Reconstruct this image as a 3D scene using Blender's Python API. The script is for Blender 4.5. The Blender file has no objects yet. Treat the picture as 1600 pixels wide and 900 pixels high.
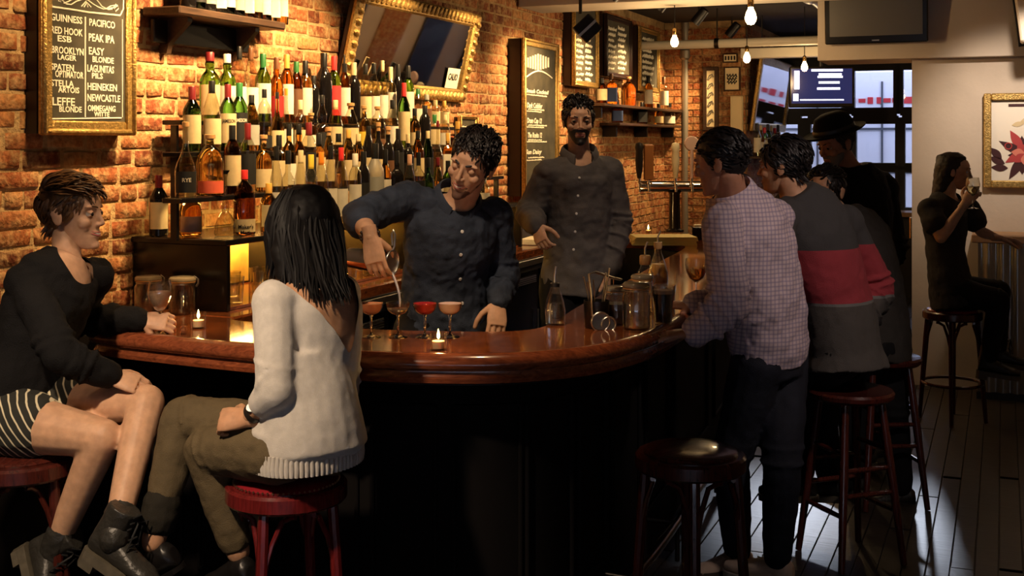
import bpy, bmesh, math, random
from mathutils import Vector, Matrix, noise
random.seed(7)
SC = bpy.context.scene
COL = SC.collection
# ------------------------------------------------------------------ camera
F, HOR, EYE = 1850.0, 220.0, 1.75          # focal length in px of a 1600 px wide frame, horizon row, eye height
cd = bpy.data.cameras.new('camera'); cam = bpy.data.objects.new('camera', cd); COL.objects.link(cam)
cd.sensor_width = 36.0; cd.lens = 36.0 * F / 1600.0; cd.shift_y = (HOR - 450.0) / 1600.0
cd.clip_start = 0.05; cd.clip_end = 200
cam.location = (0, 0, EYE); cam.rotation_euler = (math.pi / 2, 0, 0)
SC.camera = cam
# ------------------------------------------------------------------ world, view
w = bpy.data.worlds.new('street_sky'); SC.world = w; w.use_nodes = True
bg = w.node_tree.nodes['Background']; bg.inputs[0].default_value = (0.62, 0.72, 1.0, 1); bg.inputs[1].default_value = 4.2
SC.view_settings.view_transform = 'Standard'; SC.view_settings.look = 'None'
SC.view_settings.exposure = 0.0; SC.view_settings.gamma = 1.0; SC.view_settings.use_curve_mapping = False
cy = SC.cycles
cy.caustics_reflective = False; cy.caustics_refractive = False
cy.sample_clamp_indirect = 3.0; cy.max_bounces = 10; cy.transmission_bounces = 8; cy.glossy_bounces = 4
cy.diffuse_bounces = 3; cy.transparent_max_bounces = 24
# low daylight slanting in over the van through the street window's top lights
sd_ = bpy.data.lights.new('low_sun', 'SUN'); sd_.energy = 0.95; sd_.angle = math.radians(2.0); sd_.color = (.86, .90, 1.0)
so_ = bpy.data.objects.new('low_sun', sd_); COL.objects.link(so_); so_.location = (6, 24, 6)
so_.rotation_euler = Vector((-2.32, -8.13, -2.35)).to_track_quat('-Z', 'Y').to_euler()
# ------------------------------------------------------------------ helpers
def at(px, py, d):                          # a photo pixel at distance d from the lens
    return Vector(((px - 800) / F * d, d, EYE - (py - HOR) / F * d))
def at_z(px, py, z):                        # a photo pixel on the horizontal plane z
    d = (EYE - z) * F / (py - HOR)
    return Vector(((px - 800) / F * d, d, z))
W0 = Vector((-1.6, 4.8, 0)); RW = math.radians(67.45)
U = Vector((math.cos(RW), math.sin(RW), 0)); N = Vector((U.y, -U.x, 0))
def wp(u, out, z): return W0 + U * u + N * out + Vector((0, 0, z))
def wu(px, out=0.0):                        # wall coordinate seen in pixel column px
    k = (px - 800) / F; p = W0 + N * out
    return (k * p.y - p.x) / (U.x - k * U.y)
def wz(px, py, out=0.0):
    return EYE - (py - HOR) / F * (W0 + U * wu(px, out) + N * out).y
def pix(p):
    return 800 + p[0] / p[1] * F, HOR + (EYE - p[2]) / p[1] * F
MATS = {}
def mat(name, col=(.5, .5, .5), rough=.5, metal=0, spec=.5, trans=0, ior=1.45, emit=None, estr=1, var=0, vscale=20, bump=0, bscale=60,
        col2=None, sss=0, coat=0, sheen=0, detail=4):
    if name in MATS: return MATS[name]
    m = bpy.data.materials.new(name); m.use_nodes = True; MATS[name] = m
    nt = m.node_tree; b = nt.nodes['Principled BSDF']; L = nt.links.new
    b.inputs['Base Color'].default_value = (*col, 1); b.inputs['Roughness'].default_value = rough
    b.inputs['Metallic'].default_value = metal; b.inputs['Specular IOR Level'].default_value = spec
    b.inputs['Transmission Weight'].default_value = trans; b.inputs['IOR'].default_value = ior
    if sss: b.inputs['Subsurface Weight'].default_value = sss; b.inputs['Subsurface Radius'].default_value = (.012, .005, .003); b.inputs['Subsurface Scale'].default_value = 1
    if coat: b.inputs['Coat Weight'].default_value = coat; b.inputs['Coat Roughness'].default_value = .08
    if sheen: b.inputs['Sheen Weight'].default_value = sheen
    if emit: b.inputs['Emission Color'].default_value = (*emit, 1); b.inputs['Emission Strength'].default_value = estr
    if var or col2 or bump:
        tc = nt.nodes.new('ShaderNodeTexCoord')
        if var or col2:
            nz = nt.nodes.new('ShaderNodeTexNoise'); nz.inputs['Scale'].default_value = vscale; nz.inputs['Detail'].default_value = detail
            L(tc.outputs['Object'], nz.inputs['Vector'])
            mx = nt.nodes.new('ShaderNodeValToRGB'); c2 = col2 or tuple(c * (1 - var) for c in col)
            mx.color_ramp.elements[0].position = .35; mx.color_ramp.elements[1].position = .65
            mx.color_ramp.elements[0].color = (*c2, 1); mx.color_ramp.elements[1].color = (*col, 1)
            L(nz.outputs['Fac'], mx.inputs['Fac']); L(mx.outputs['Color'], b.inputs['Base Color'])
        if bump:
            n2 = nt.nodes.new('ShaderNodeTexNoise'); n2.inputs['Scale'].default_value = bscale; n2.inputs['Detail'].default_value = 5
            L(tc.outputs['Object'], n2.inputs['Vector'])
            bp = nt.nodes.new('ShaderNodeBump'); bp.inputs['Strength'].default_value = bump; bp.inputs['Distance'].default_value = .01
            L(n2.outputs['Fac'], bp.inputs['Height']); L(bp.outputs['Normal'], b.inputs['Normal'])
    return m
def thin_glass(name, tint, rough=.02, gain=1.6):
    m = bpy.data.materials.new(name); m.use_nodes = True; MATS[name] = m; nt = m.node_tree; nt.nodes.clear(); L = nt.links.new; nn = nt.nodes.new
    o = nn('ShaderNodeOutputMaterial'); t = nn('ShaderNodeBsdfTransparent'); t.inputs['Color'].default_value = (*tint, 1); g = nn('ShaderNodeBsdfGlossy'); g.inputs['Roughness'].default_value = rough
    f = nn('ShaderNodeLayerWeight'); f.inputs['Blend'].default_value = .5; k = nn('ShaderNodeMath'); k.operation = 'POWER'; k.inputs[1].default_value = 3.0; k2 = nn('ShaderNodeMath'); k2.operation = 'MULTIPLY_ADD'; k2.inputs[1].default_value = .38 * gain; k2.inputs[2].default_value = .035 * gain; k2.use_clamp = True; mx = nn('ShaderNodeMixShader')
    L(f.outputs['Facing'], k.inputs[0]); L(k.outputs[0], k2.inputs[0]); L(k2.outputs[0], mx.inputs[0]); L(t.outputs[0], mx.inputs[1]); L(g.outputs[0], mx.inputs[2]); L(mx.outputs[0], o.inputs['Surface']); return m
def wood(name, c1, c2, rough=.3, scale=6, stretch=(1, 12, 12), coat=0, bump=.1):
    if name in MATS: return MATS[name]
    m = mat(name, c1, rough, coat=coat); nt = m.node_tree; b = nt.nodes['Principled BSDF']; L = nt.links.new
    tc = nt.nodes.new('ShaderNodeTexCoord'); mp = nt.nodes.new('ShaderNodeMapping'); mp.inputs['Scale'].default_value = stretch
    nz = nt.nodes.new('ShaderNodeTexNoise'); nz.inputs['Scale'].default_value = scale; nz.inputs['Detail'].default_value = 6; nz.inputs['Distortion'].default_value = 1.2
    rp = nt.nodes.new('ShaderNodeValToRGB'); rp.color_ramp.elements[0].position = .3; rp.color_ramp.elements[1].position = .7
    rp.color_ramp.elements[0].color = (*c2, 1); rp.color_ramp.elements[1].color = (*c1, 1)
    L(tc.outputs['Object'], mp.inputs['Vector']); L(mp.outputs['Vector'], nz.inputs['Vector']); L(nz.outputs['Fac'], rp.inputs['Fac']); L(rp.outputs['Color'], b.inputs['Base Color'])
    if bump:
        bp = nt.nodes.new('ShaderNodeBump'); bp.inputs['Strength'].default_value = bump; bp.inputs['Distance'].default_value = .005
        L(nz.outputs['Fac'], bp.inputs['Height']); L(bp.outputs['Normal'], b.inputs['Normal'])
    return m
def link(o, parent=None):
    COL.objects.link(o)
    if parent is not None: o.parent = parent
    return o
def tag(o, label=None, cat=None, group=None, kind=None):
    if label: o['label'] = label
    if cat: o['category'] = cat
    if group: o['group'] = group
    if kind: o['kind'] = kind
    return o
def empty(name, label, cat, loc=(0, 0, 0), rz=0.0, group=None, scale=None):
    o = bpy.data.objects.new(name, None); o.empty_display_size = .05; COL.objects.link(o)
    o.location = loc; o.rotation_euler = (0, 0, rz)
    if scale: o.scale = scale
    return tag(o, label, cat, group)
def meshobj(name, me, m=None, parent=None, loc=(0, 0, 0), rot=(0, 0, 0)):
    o = bpy.data.objects.new(name, me); link(o, parent); o.location = loc; o.rotation_euler = rot
    if m and not me.materials: me.materials.append(m)
    return o
def perp(d):
    d = Vector(d).normalized(); a = Vector((0, 0, 1)) if abs(d.z) < .9 else Vector((1, 0, 0))
    x = d.cross(a).normalized(); return x, d.cross(x).normalized()
class MB:
    def __init__(s): s.v = []; s.f = []
    def add(s, vs, fs):
        o = len(s.v); s.v += [tuple(v) for v in vs]; s.f += [[i + o for i in f] for f in fs]; return s
    def box(s, c, d, rz=0, b=0.0, M=None):
        x, y, z = d[0] / 2, d[1] / 2, d[2] / 2
        if b > 0:
            b = min(b, x * .9, y * .9, z * .9); vs = []
            for sx in (-1, 1):
                for sy in (-1, 1):
                    for sz in (-1, 1):
                        vs += [(sx * (x - b), sy * (y - b), sz * z), (sx * (x - b), sy * y, sz * (z - b)), (sx * x, sy * (y - b), sz * (z - b))]
            def q(sx, sy, sz, k): return ((sx > 0) * 4 + (sy > 0) * 2 + (sz > 0)) * 3 + k
            fs = []
            for sg in (-1, 1):
                fs.append([q(-1, -1, sg, 0), q(1, -1, sg, 0), q(1, 1, sg, 0), q(-1, 1, sg, 0)][::sg])
                fs.append([q(-1, sg, -1, 1), q(1, sg, -1, 1), q(1, sg, 1, 1), q(-1, sg, 1, 1)][::-sg])
                fs.append([q(sg, -1, -1, 2), q(sg, 1, -1, 2), q(sg, 1, 1, 2), q(sg, -1, 1, 2)][::sg])
            for a in (-1, 1):
                for c2 in (-1, 1):
                    fs.append([q(-1, a, c2, 0), q(1, a, c2, 0), q(1, a, c2, 1), q(-1, a, c2, 1)])
                    fs.append([q(a, -1, c2, 0), q(a, 1, c2, 0), q(a, 1, c2, 2), q(a, -1, c2, 2)])
                    fs.append([q(a, c2, -1, 1), q(a, c2, 1, 1), q(a, c2, 1, 2), q(a, c2, -1, 2)])
                    for e in (-1, 1): fs.append([q(a, c2, e, 0), q(a, c2, e, 1), q(a, c2, e, 2)])
        else:
            vs = [(sx * x, sy * y, sz * z) for sx in (-1, 1) for sy in (-1, 1) for sz in (-1, 1)]
            fs = [[0, 1, 3, 2], [4, 6, 7, 5], [0, 4, 5, 1], [2, 3, 7, 6], [0, 2, 6, 4], [1, 5, 7, 3]]
        cr, sr = math.cos(rz), math.sin(rz); out = []
        for v in vs:
            if M is not None: v = M @ Vector(v); out.append((v[0] + c[0], v[1] + c[1], v[2] + c[2]))
            else: out.append((v[0] * cr - v[1] * sr + c[0], v[0] * sr + v[1] * cr + c[1], v[2] + c[2]))
        return s.add(out, fs)
    def lathe(s, prof, n=20, c=(0, 0, 0), M=None, sq=0.0, cap=True, arc=None):
        vs = []; fs = []; full = arc is None; a0, a1 = (0, 2 * math.pi) if full else arc
        m = n if full else n + 1
        for r, z in prof:
            for i in range(m):
                a = a0 + (a1 - a0) * i / n; ca, sa = math.cos(a), math.sin(a); k = 1.0
                if sq: k = (abs(ca) ** (2 + sq) + abs(sa) ** (2 + sq)) ** (-1.0 / (2 + sq))
                v = Vector((r * k * ca, r * k * sa, z))
                if M is not None: v = M @ v
                vs.append((v[0] + c[0], v[1] + c[1], v[2] + c[2]))
        for j in range(len(prof) - 1):
            for i in range(n):
                i2 = (i + 1) % m
                fs.append([j * m + i, j * m + i2, (j + 1) * m + i2, (j + 1) * m + i])
        if cap and full:
            if prof[0][0] > 1e-6: fs.append([i for i in range(m)][::-1])
            if prof[-1][0] > 1e-6: fs.append([(len(prof) - 1) * m + i for i in range(m)])
        return s.add(vs, fs)
    def tube(s, pts, r, n=8, closed=False, caps=True, flat=1.0):
        pts = [Vector(p) for p in pts]; k = len(pts); rr = r if isinstance(r, (list, tuple)) else [r] * k
        vs = []; fs = []; x = None
        for i, p in enumerate(pts):
            if closed: t = pts[(i + 1) % k] - pts[i - 1]
            else: t = pts[min(i + 1, k - 1)] - pts[max(i - 1, 0)]
            t.normalize()
            if x is None: x, y = perp(t)
            else:
                x = (x - t * x.dot(t)); x = x.normalized() if x.length > 1e-6 else perp(t)[0]; y = t.cross(x)
            for j in range(n):
                a = 2 * math.pi * j / n; vs.append(p + (x * math.cos(a) + y * math.sin(a) * flat) * rr[i])
        for i in range(k if closed else k - 1):
            for j in range(n):
                a, b = i * n, ((i + 1) % k) * n; fs.append([a + j, a + (j + 1) % n, b + (j + 1) % n, b + j])
        if caps and not closed: fs.append(list(range(n))[::-1]); fs.append([(k - 1) * n + j for j in range(n)])
        return s.add(vs, fs)
    def prism(s, poly, z0, z1, M=None):
        n = len(poly); vs = [Vector((x, y, z0)) for x, y in poly] + [Vector((x, y, z1)) for x, y in poly]
        if M is not None: vs = [M @ v for v in vs]
        return s.add(vs, [list(range(n))[::-1], list(range(n, 2 * n))] + [[i, (i + 1) % n, n + (i + 1) % n, n + i] for i in range(n)])
    def quad(s, a, b, c, d): return s.add([a, b, c, d], [[0, 1, 2, 3]])
    def ball(s, c, r, n=14, m=9, M=None):
        r = r if isinstance(r, (list, tuple)) else (r, r, r)
        prof = [(math.sin(math.pi * i / m), -math.cos(math.pi * i / m)) for i in range(m + 1)]; prof[0] = (0.0004, -1); prof[-1] = (0.0004, 1)
        S = Matrix.Diagonal(Vector(r)).to_3x3(); T = (M.to_3x3() @ S) if M is not None else S
        return s.lathe(prof, n, c, T)
    def mesh(s, name, smooth=None, origin=None):
        me = bpy.data.meshes.new(name); vs = s.v
        if origin is not None: vs = [(a - origin[0], b - origin[1], c - origin[2]) for a, b, c in vs]
        me.from_pydata(vs, [], s.f); me.update()
        bm = bmesh.new(); bm.from_mesh(me); bmesh.ops.recalc_face_normals(bm, faces=bm.faces); bm.to_mesh(me); bm.free()
        if smooth is not None:
            me.polygons.foreach_set('use_smooth', [True] * len(me.polygons)); me.set_sharp_from_angle(angle=math.radians(smooth))
        return me
    def build(s, name, m, parent=None, smooth=35, loc=(0, 0, 0), rot=(0, 0, 0), origin=None):
        return meshobj(name, s.mesh(name, smooth, origin), m, parent, loc, rot)
def struct(name, mb, m, smooth=None, parent=None):
    o = mb.build(name, m, parent, smooth)
    if parent is None: o['kind'] = 'structure'
    return o
def text_mesh(txt, size, font_shear=0.0, align='LEFT', extrude=.0006, spacing=1.0, bold=0.0):
    cu = bpy.data.curves.new('t', 'FONT'); cu.body = txt; cu.size = size; cu.align_x = align; cu.shear = font_shear; cu.extrude = extrude
    cu.space_character = spacing; cu.resolution_u = 2; cu.offset = bold
    o = bpy.data.objects.new('t', cu); me = bpy.data.meshes.new_from_object(o); bpy.data.objects.remove(o); bpy.data.curves.remove(cu)
    return me                                # lies in XY
def write(parent, txt, m, x, z, width=None, size=.05, y=-.004, name='lettering', slope=0.0, shear=0.0, align='LEFT', bold=0.0, maxw=None):
    """Lettering on a vertical board in the parent's local frame (viewer at -y)."""
    me = text_mesh(txt, size, shear, align, bold=bold)
    xs = [v.co.x for v in me.vertices]
    k = width / (max(xs) - min(xs)) if width and xs else 1.0
    for v in me.vertices: v.co.x *= k
    me.name = name
    o = meshobj(name, me, m, parent, (x, y, z), (math.pi / 2, slope, 0)); return o
def copy_tree(o, parent=None):
    c = o.copy(); COL.objects.link(c)
    if parent is not None: c.parent = parent
    for ch in [k for k in KIDS.get(o.name, [])]: copy_tree(ch, c)
    return c
KIDS = {}
def remember(root):
    KIDS.clear()
    for o in COL.objects:
        if o.parent: KIDS.setdefault(o.parent.name, []).append(o)
# ================================================================== STRUCTURE
def brick_mat(name, joined):
    m = mat(name, (.4, .15, .06), .85, spec=.25); nt = m.node_tree; b = nt.nodes['Principled BSDF']; L = nt.links.new; nn = nt.nodes.new
    geo = nn('ShaderNodeNewGeometry'); oi = nn('ShaderNodeObjectInfo')
    rp = nn('ShaderNodeValToRGB'); e = rp.color_ramp.elements
    e[0].position = 0; e[0].color = (.17, .05, .022, 1); e[1].position = 1; e[1].color = (.55, .27, .10, 1)
    for p, c in ((.25, (.30, .085, .035)), (.5, (.40, .14, .05)), (.75, (.47, .19, .075))):
        q = e.new(p); q.color = (*c, 1)
    L(geo.outputs['Random Per Island'] if joined else oi.outputs['Random'], rp.inputs['Fac'])
    n1 = nn('ShaderNodeTexNoise'); n1.inputs['Scale'].default_value = 16; n1.inputs['Detail'].default_value = 6; n1.inputs['Roughness'].default_value = .7
    L(geo.outputs['Position'], n1.inputs['Vector'])
    r1 = nn('ShaderNodeValToRGB'); r1.color_ramp.elements[0].position = .44; r1.color_ramp.elements[1].position = .62
    r1.color_ramp.elements[0].color = (0, 0, 0, 1); r1.color_ramp.elements[1].color = (.85, .85, .85, 1)
    L(n1.outputs['Fac'], r1.inputs['Fac'])
    mx = nn('ShaderNodeMixRGB'); mx.inputs['Color2'].default_value = (.56, .36, .17, 1)      # smeared mortar
    L(r1.outputs['Color'], mx.inputs['Fac']); L(rp.outputs['Color'], mx.inputs['Color1'])
    n3 = nn('ShaderNodeTexNoise'); n3.inputs['Scale'].default_value = 45; n3.inputs['Detail'].default_value = 5; L(geo.outputs['Position'], n3.inputs['Vector'])
    m3 = nn('ShaderNodeMixRGB'); m3.blend_type = 'MULTIPLY'; m3.inputs['Fac'].default_value = .75
    r3 = nn('ShaderNodeValToRGB'); r3.color_ramp.elements[0].position = .35; r3.color_ramp.elements[0].color = (.45, .38, .34, 1); r3.color_ramp.elements[1].position = .6
    L(n3.outputs['Fac'], r3.inputs['Fac']); L(mx.outputs['Color'], m3.inputs['Color1']); L(r3.outputs['Color'], m3.inputs['Color2'])
    L(m3.outputs['Color'], b.inputs['Base Color'])
    bp = nn('ShaderNodeBump'); bp.inputs['Strength'].default_value = .9; bp.inputs['Distance'].default_value = .012
    L(n3.outputs['Fac'], bp.inputs['Height']); L(bp.outputs['Normal'], b.inputs['Normal'])
    return m
M_BRICK, M_BRICKS = brick_mat('old_brick', False), brick_mat('old_brick_far', True)
M_MORTAR = mat('mortar', (.55, .38, .19), .95, spec=.1, col2=(.36, .24, .12), vscale=14, bump=1.0, bscale=70)
M_PLASTER = mat('plaster', (.62, .52, .42), .8, spec=.2, var=.12, vscale=3, bump=.1, bscale=40)
M_CEIL = mat('ceiling_paint', (.42, .37, .32), .9, var=.15, vscale=2)
M_DARKCEIL = mat('dark_ceiling', (.03, .026, .024), .9)
M_BLACK = mat('black_lacquer', (.006, .005, .005), .22, spec=.5, bump=.02, bscale=15)
M_BLACKW = mat('black_painted_wood', (.008, .006, .006), .45, var=.3, vscale=8)
M_FRONT = mat('matt_black_panel', (.006, .005, .005), .75, spec=.12)
M_STEEL = mat('stainless', (.55, .53, .5), .3, metal=1, bump=.02, bscale=90)
M_DSTEEL = mat('dark_steel', (.06, .055, .05), .4, metal=1)
M_BRASS = mat('brass', (.75, .5, .2), .25, metal=1)
M_FLOOR = wood('floorboard', (.035, .026, .02), (.014, .010, .008), .42, 5, (9, 1, 9), bump=.25)
M_BAR = wood('bar_top_wood', (.30, .085, .024), (.12, .03, .010), .10, 4, (4, 14, 14), coat=.8, bump=.015)
M_BAREDGE = wood('bar_edge_wood', (.30, .08, .03), (.13, .032, .014), .2, 5, (3, 14, 14), coat=.6, bump=.03)

# ---- floor: a slab with boards laid on it along the room
fl = MB(); fl.box((1.0, 6.6, -.06), (11, 17, .1)); floor = struct('floor', fl, M_FLOOR)
rng = random.Random(3); cand = []
BWID = .092
for i in range(-30, 62):
    u0 = -6.5 + rng.random() * 1.2
    while u0 < 10.2:
        ln = 1.2 + rng.random() * .9; out = 1.0 + i * BWID
        c = W0 + U * (u0 + ln / 2) + N * (out + BWID / 2)
        if -3.2 < c.x < 5.6 and -1.2 < c.y < 13.5 and -.2 < out < 5.4: cand.append((c, ln, out, u0))
        u0 += ln + .003
def seen(c):
    if c.y < 1: return -1
    x, y = pix(c); 
    if not (-20 < x < 1640 and 380 < y < 930): return -1
    return (1e4 if x > 1150 else 100 if x > 950 else 1) / c.y ** 2
cand.sort(key=lambda t: -seen(t[0]))
board_me = {}
rest = MB()
for k, (c, ln, out, u0) in enumerate(cand):
    hz = rng.random() * .0015
    if k < 240:
        key = round(ln, 1)
        if key not in board_me: board_me[key] = MB().box((0, 0, 0), (key - .004, BWID - .004, .012), b=.002).mesh('floor_board'); board_me[key].materials.append(M_FLOOR)
        o = meshobj('floor_board', board_me[key], None, floor, (c.x, c.y, -.006 + hz), (0, 0, RW))
    else: rest.box((c.x, c.y, -.006 + hz), (ln - .004, BWID - .004, .012), RW)
tag(rest.build('floor_boards', M_FLOOR, floor, None), kind='stuff')
# raised floor behind the bar
pl = MB(); pl.prism([(-1.0, 4.62), (-.3, 4.40), (.05, 4.45), (.12, 4.75), (.75, 6.9), (.95, 7.7), (.15, 7.6), (-.85, 5.1)], .002, .12)
struct('floor_behind_bar', pl, M_BLACKW)

# ---- brick wall on the left
wl = MB()
def wbox(mb, u0, u1, o0, o1, z0, z1, b=0.0):
    c = wp((u0 + u1) / 2, (o0 + o1) / 2, (z0 + z1) / 2); mb.box(c, (u1 - u0, o1 - o0, z1 - z0), RW, b); return mb
wbox(wl, -7.0, 10.6, -.2, -.005, 0, 3.05)
wall_left = struct('wall_left', wl, M_MORTAR)
var = []
for k in range(10):
    r2 = random.Random(k + 50); bm = bmesh.new(); bmesh.ops.create_cube(bm, size=1)
    bm.verts.ensure_lookup_table()
    front = [f for f in bm.faces if f.normal.y < -.9]
    ret = bmesh.ops.inset_region(bm, faces=front, thickness=.10, depth=0)
    for v in bm.verts:
        if v.co.y < -.4:
            inner = abs(v.co.x) < .45 and abs(v.co.z) < .45
            if not inner: v.co.y += .30 + r2.random() * .15; v.co.x *= 1 - r2.random() * .05; v.co.z *= 1 - r2.random() * .13
            else: v.co.y += r2.random() * .2 - .1; v.co.x += r2.uniform(-.02, .02); v.co.z += r2.uniform(-.05, .05)
    me = bpy.data.meshes.new('brick'); bm.to_mesh(me); bm.free(); me.materials.append(M_BRICK)
    me.polygons.foreach_set('use_smooth', [True] * len(me.polygons)); var.append(me)
CH = .0715
bricks = []
for row in range(int(3.0 / CH)):
    z = row * CH + CH / 2; header = row % 6 == 3
    ln = .105 if header else .205
    u = -7.0 + (row % 2) * ln / 2 + rng.random() * .03
    while u < 10.4:
        l2 = ln + rng.uniform(-.012, .012)
        bricks.append((u + l2 / 2, z + rng.uniform(-.004, .004), l2 - .011, CH - .011 + rng.uniform(-.004, .004), rng.uniform(-.006, .007)))
        u += l2
def bvis(b):
    u, z = b[0], b[1]; p = wp(u, 0, z)
    if p.y < 1: return -1
    x, y = pix(p)
    if not (-15 < x < 1280 and -10 < y < 520): return -1
    for (a0, b0, a1, b1) in ((60, 0, 208, 214), (540, 10, 740, 150), (812, 65, 872, 300), (205, 372, 400, 600), (300, 150, 640, 400), (900, 40, 1030, 140), (400, 330, 800, 600), (0, 430, 160, 600), (830, 190, 960, 500)):
        if a0 < x < a1 and b0 < y < b1: return 0
    return 1.0 / p.y
bricks.sort(key=lambda b: -bvis(b))
far = MB(); nb = 0
for b in bricks:
    v = bvis(b); u, z, l, h, pr = b
    if v > 0 and nb < 290:
        nb += 1
        o = meshobj('brick', var[nb % 10], None, wall_left); p = wp(u, -.0125 + pr * .5, z); o.location = p; o.rotation_euler = (0, 0, RW + math.pi * 0); o.scale = (l + .004, .03, h + .003)
    elif u > -4 and z < 3.0:
        me = var[rng.randrange(10)]; p = wp(u, -.0125 + pr * .5, z); cr, sr = math.cos(RW), math.sin(RW); base = len(far.v)
        for vv in me.vertices:
            x, y, zz = vv.co.x * (l + .004), vv.co.y * .03, vv.co.z * (h + .003)
            far.v.append((p.x + x * cr - y * sr, p.y + x * sr + y * cr, p.z + zz))
        for f in me.polygons: far.f.append([i + base for i in f.vertices])
o = far.build('brickwork', M_BRICKS, wall_left, None); tag(o, kind='stuff')

s = MB(); wbox(s, -6.8, -.06, .012, .035, .0, 1.0, .004); struct('trim_added_panel', s, M_BLACKW)  # black panel added to darken the lower wall that the spotlight catches
# ---- other walls, ceiling, beam, soffit
PW_U, PW_O = 5.13, 2.71
s = MB(); wbox(s, PW_U, PW_U + .16, PW_O, 5.6, 0, 3.0); wall_right = struct('wall_right', s, M_PLASTER)
s = MB(); wbox(s, PW_U + .16, 10.5, PW_O, PW_O + .16, 0, 3.0); struct('wall_passage', s, M_PLASTER)
s = MB(); wbox(s, -7.0, PW_U, 5.45, 5.6, 0, 3.05); struct('wall_far_side', s, M_PLASTER)
s = MB(); wbox(s, -7.0, -6.85, -.2, 5.6, 0, 3.05); struct('wall_back', s, M_PLASTER)
s = MB(); wbox(s, PW_U - .08, PW_U + .45, 2.06, 5.45, 2.336, 3.0, .004); struct('trim_1', s, M_PLASTER)       # boxed-in soffit that carries the screen
s = MB(); wbox(s, 4.25, 4.72, .02, 5.44, 2.735, 3.0, .004); struct('trim_2', s, mat('beam_paint', (.66, .60, .50), .7, var=.08, vscale=2))
s = MB(); wbox(s, -7.0, 10.7, -.2, 5.6, 3.0, 3.1); struct('ceiling', s, M_DARKCEIL)
cbm = mat('grey_painted_beam', (.36, .31, .27), .8, var=.1, vscale=3)
for k, uu in enumerate((-2.2, -1.2, -.2, .8, 1.8, 2.8, 3.6)):
    s = MB(); wbox(s, uu, uu + .34, .02, 5.44, 2.86, 2.998, .004); struct('trim_%d' % (k + 3), s, cbm)
s = MB(); wbox(s, PW_U + .12, PW_U + .16, PW_O - .006, PW_O + .12, 0, 2.33); 
for k, (a, b_, mm) in enumerate(((5.7, 6.35, M_BLACKW), (7.65, 8.3, M_BLACKW), (8.9, 9.7, M_BLACKW))):  # unseen doors, added to give the tilted mirror dark stripes to reflect
    s = MB(); wbox(s, a, b_, PW_O - .03, PW_O - .002, .01, 2.3, .004); dr_ = struct('door_%d' % (k + 1), s, mm)
    s = MB(); s.tube([wp(a + .07, PW_O - .05, 1.0), wp(a + .07, PW_O - .05, 1.16)], .012, 8); s.build('door_handle', M_BRASS, dr_)
s = MB(); wbox(s, 6.75, 7.3, PW_O - .02, PW_O - .002, .01, 2.6, .004); struct('wall_added_brick', s, M_BRICKS)  # unseen brick strip, added for the tilted mirror's reflection
# street front: dark timber frame with panes
GU = 10.45
M_FRAME = mat('window_frame_paint', (.012, .012, .016), .5)
M_PANE = thin_glass('window_pane', (.95, .97, 1), .02, 1.0)
s = MB()
wbox(s, GU, GU + .15, -.1, .55, 0, 3.0); wbox(s, GU, GU + .15, .5, 2.75, 0, .93); wbox(s, GU, GU + .15, .5, 2.75, 2.62, 3.0)
struct('wall_street', s, M_FRAME)
wn = 0
for (o0, o1, z0, z1) in ((.55, 1.10, .95, 1.98), (1.18, 1.62, .95, 1.98), (1.70, 2.2, 1.46, 1.98), (1.70, 2.2, .95, 1.42), (2.24, 2.72, 1.46, 1.98), (2.24, 2.72, .95, 1.42), (.55, 1.6, 2.10, 2.6), (1.68, 2.18, 2.10, 2.6), (2.22, 2.72, 2.10, 2.6)):
    wn += 1; fr = MB(); t = .035
    wbox(fr, GU - .02, GU + .1, o0 - .04, o0 + t, z0 - .04, z1 + .04); wbox(fr, GU - .02, GU + .1, o1 - t, o1 + .04, z0 - .04, z1 + .04)
    wbox(fr, GU - .018, GU + .098, o0, o1, z0 - .06, z0 + t); wbox(fr, GU - .018, GU + .098, o0, o1, z1 - t, z1 + .06)
    wf = struct('window_%d' % wn, fr, M_FRAME)
    pn = MB(); wbox(pn, GU + .03, GU + .036, o0 + .02, o1 - .02, z0 + .02, z1 - .02); pn.build('pane', M_PANE, wf, None)
# beyond the window: pavement, a van body, a facade
s = MB(); wbox(s, GU + .2, GU + 14, -6, 10, -.25, -.1); struct('ground', s, mat('pavement', (.35, .35, .37), .9, var=.2, vscale=4))
van = empty('delivery_van', 'white van parked in the street outside the far window', 'van', wp(GU + 2.2, 2.2, -.1), RW)
MV = mat('van_paint', (.85, .8, .86), .4)
b = MB(); b.box((0, 0, 1.75), (1.7, 5.2, 2.1), b=.08); b.build('cargo_box', MV, van)
b = MB(); b.box((0, -3.3, 1.25), (1.6, 1.3, 1.3), b=.15); cab = b.build('cab', MV, van)
for sy in (-3.4, 1.8):
    for sx in (-.7, .7):
        b = MB(); b.lathe([(.02, -.11), (.3, -.11), (.34, -.07), (.34, .07), (.3, .11), (.02, .11)], 20, (sx, sy, .36), Matrix.Rotation(math.pi / 2, 3, 'Y')); b.build('wheel', M_BLACKW, van)
MG = mat('van_trim', (.10, .10, .12), .5)
for z_, h_ in ((.78, .10), (1.45, .03), (2.0, .03)): b = MB(); b.box((-.857, 0, z_), (.012, 5.0, h_)); b.build('rub_rail', MG, van, None)
for y_ in (-2.1, -1.3, -.45, .3, 1.1, 1.9): b = MB(); b.box((-.856, y_, 1.7), (.010, .025, 1.8)); b.build('panel_seam', MG, van, None)
b = MB(); b.box((-.805, -3.3, 1.5), (.02, .8, .45), b=.005); b.build('cab_window', mat('far_glass', (.08, .1, .14), .1), cab, None)
mred = mat('red_lettering', (.6, .04, .05), .5)
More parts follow.
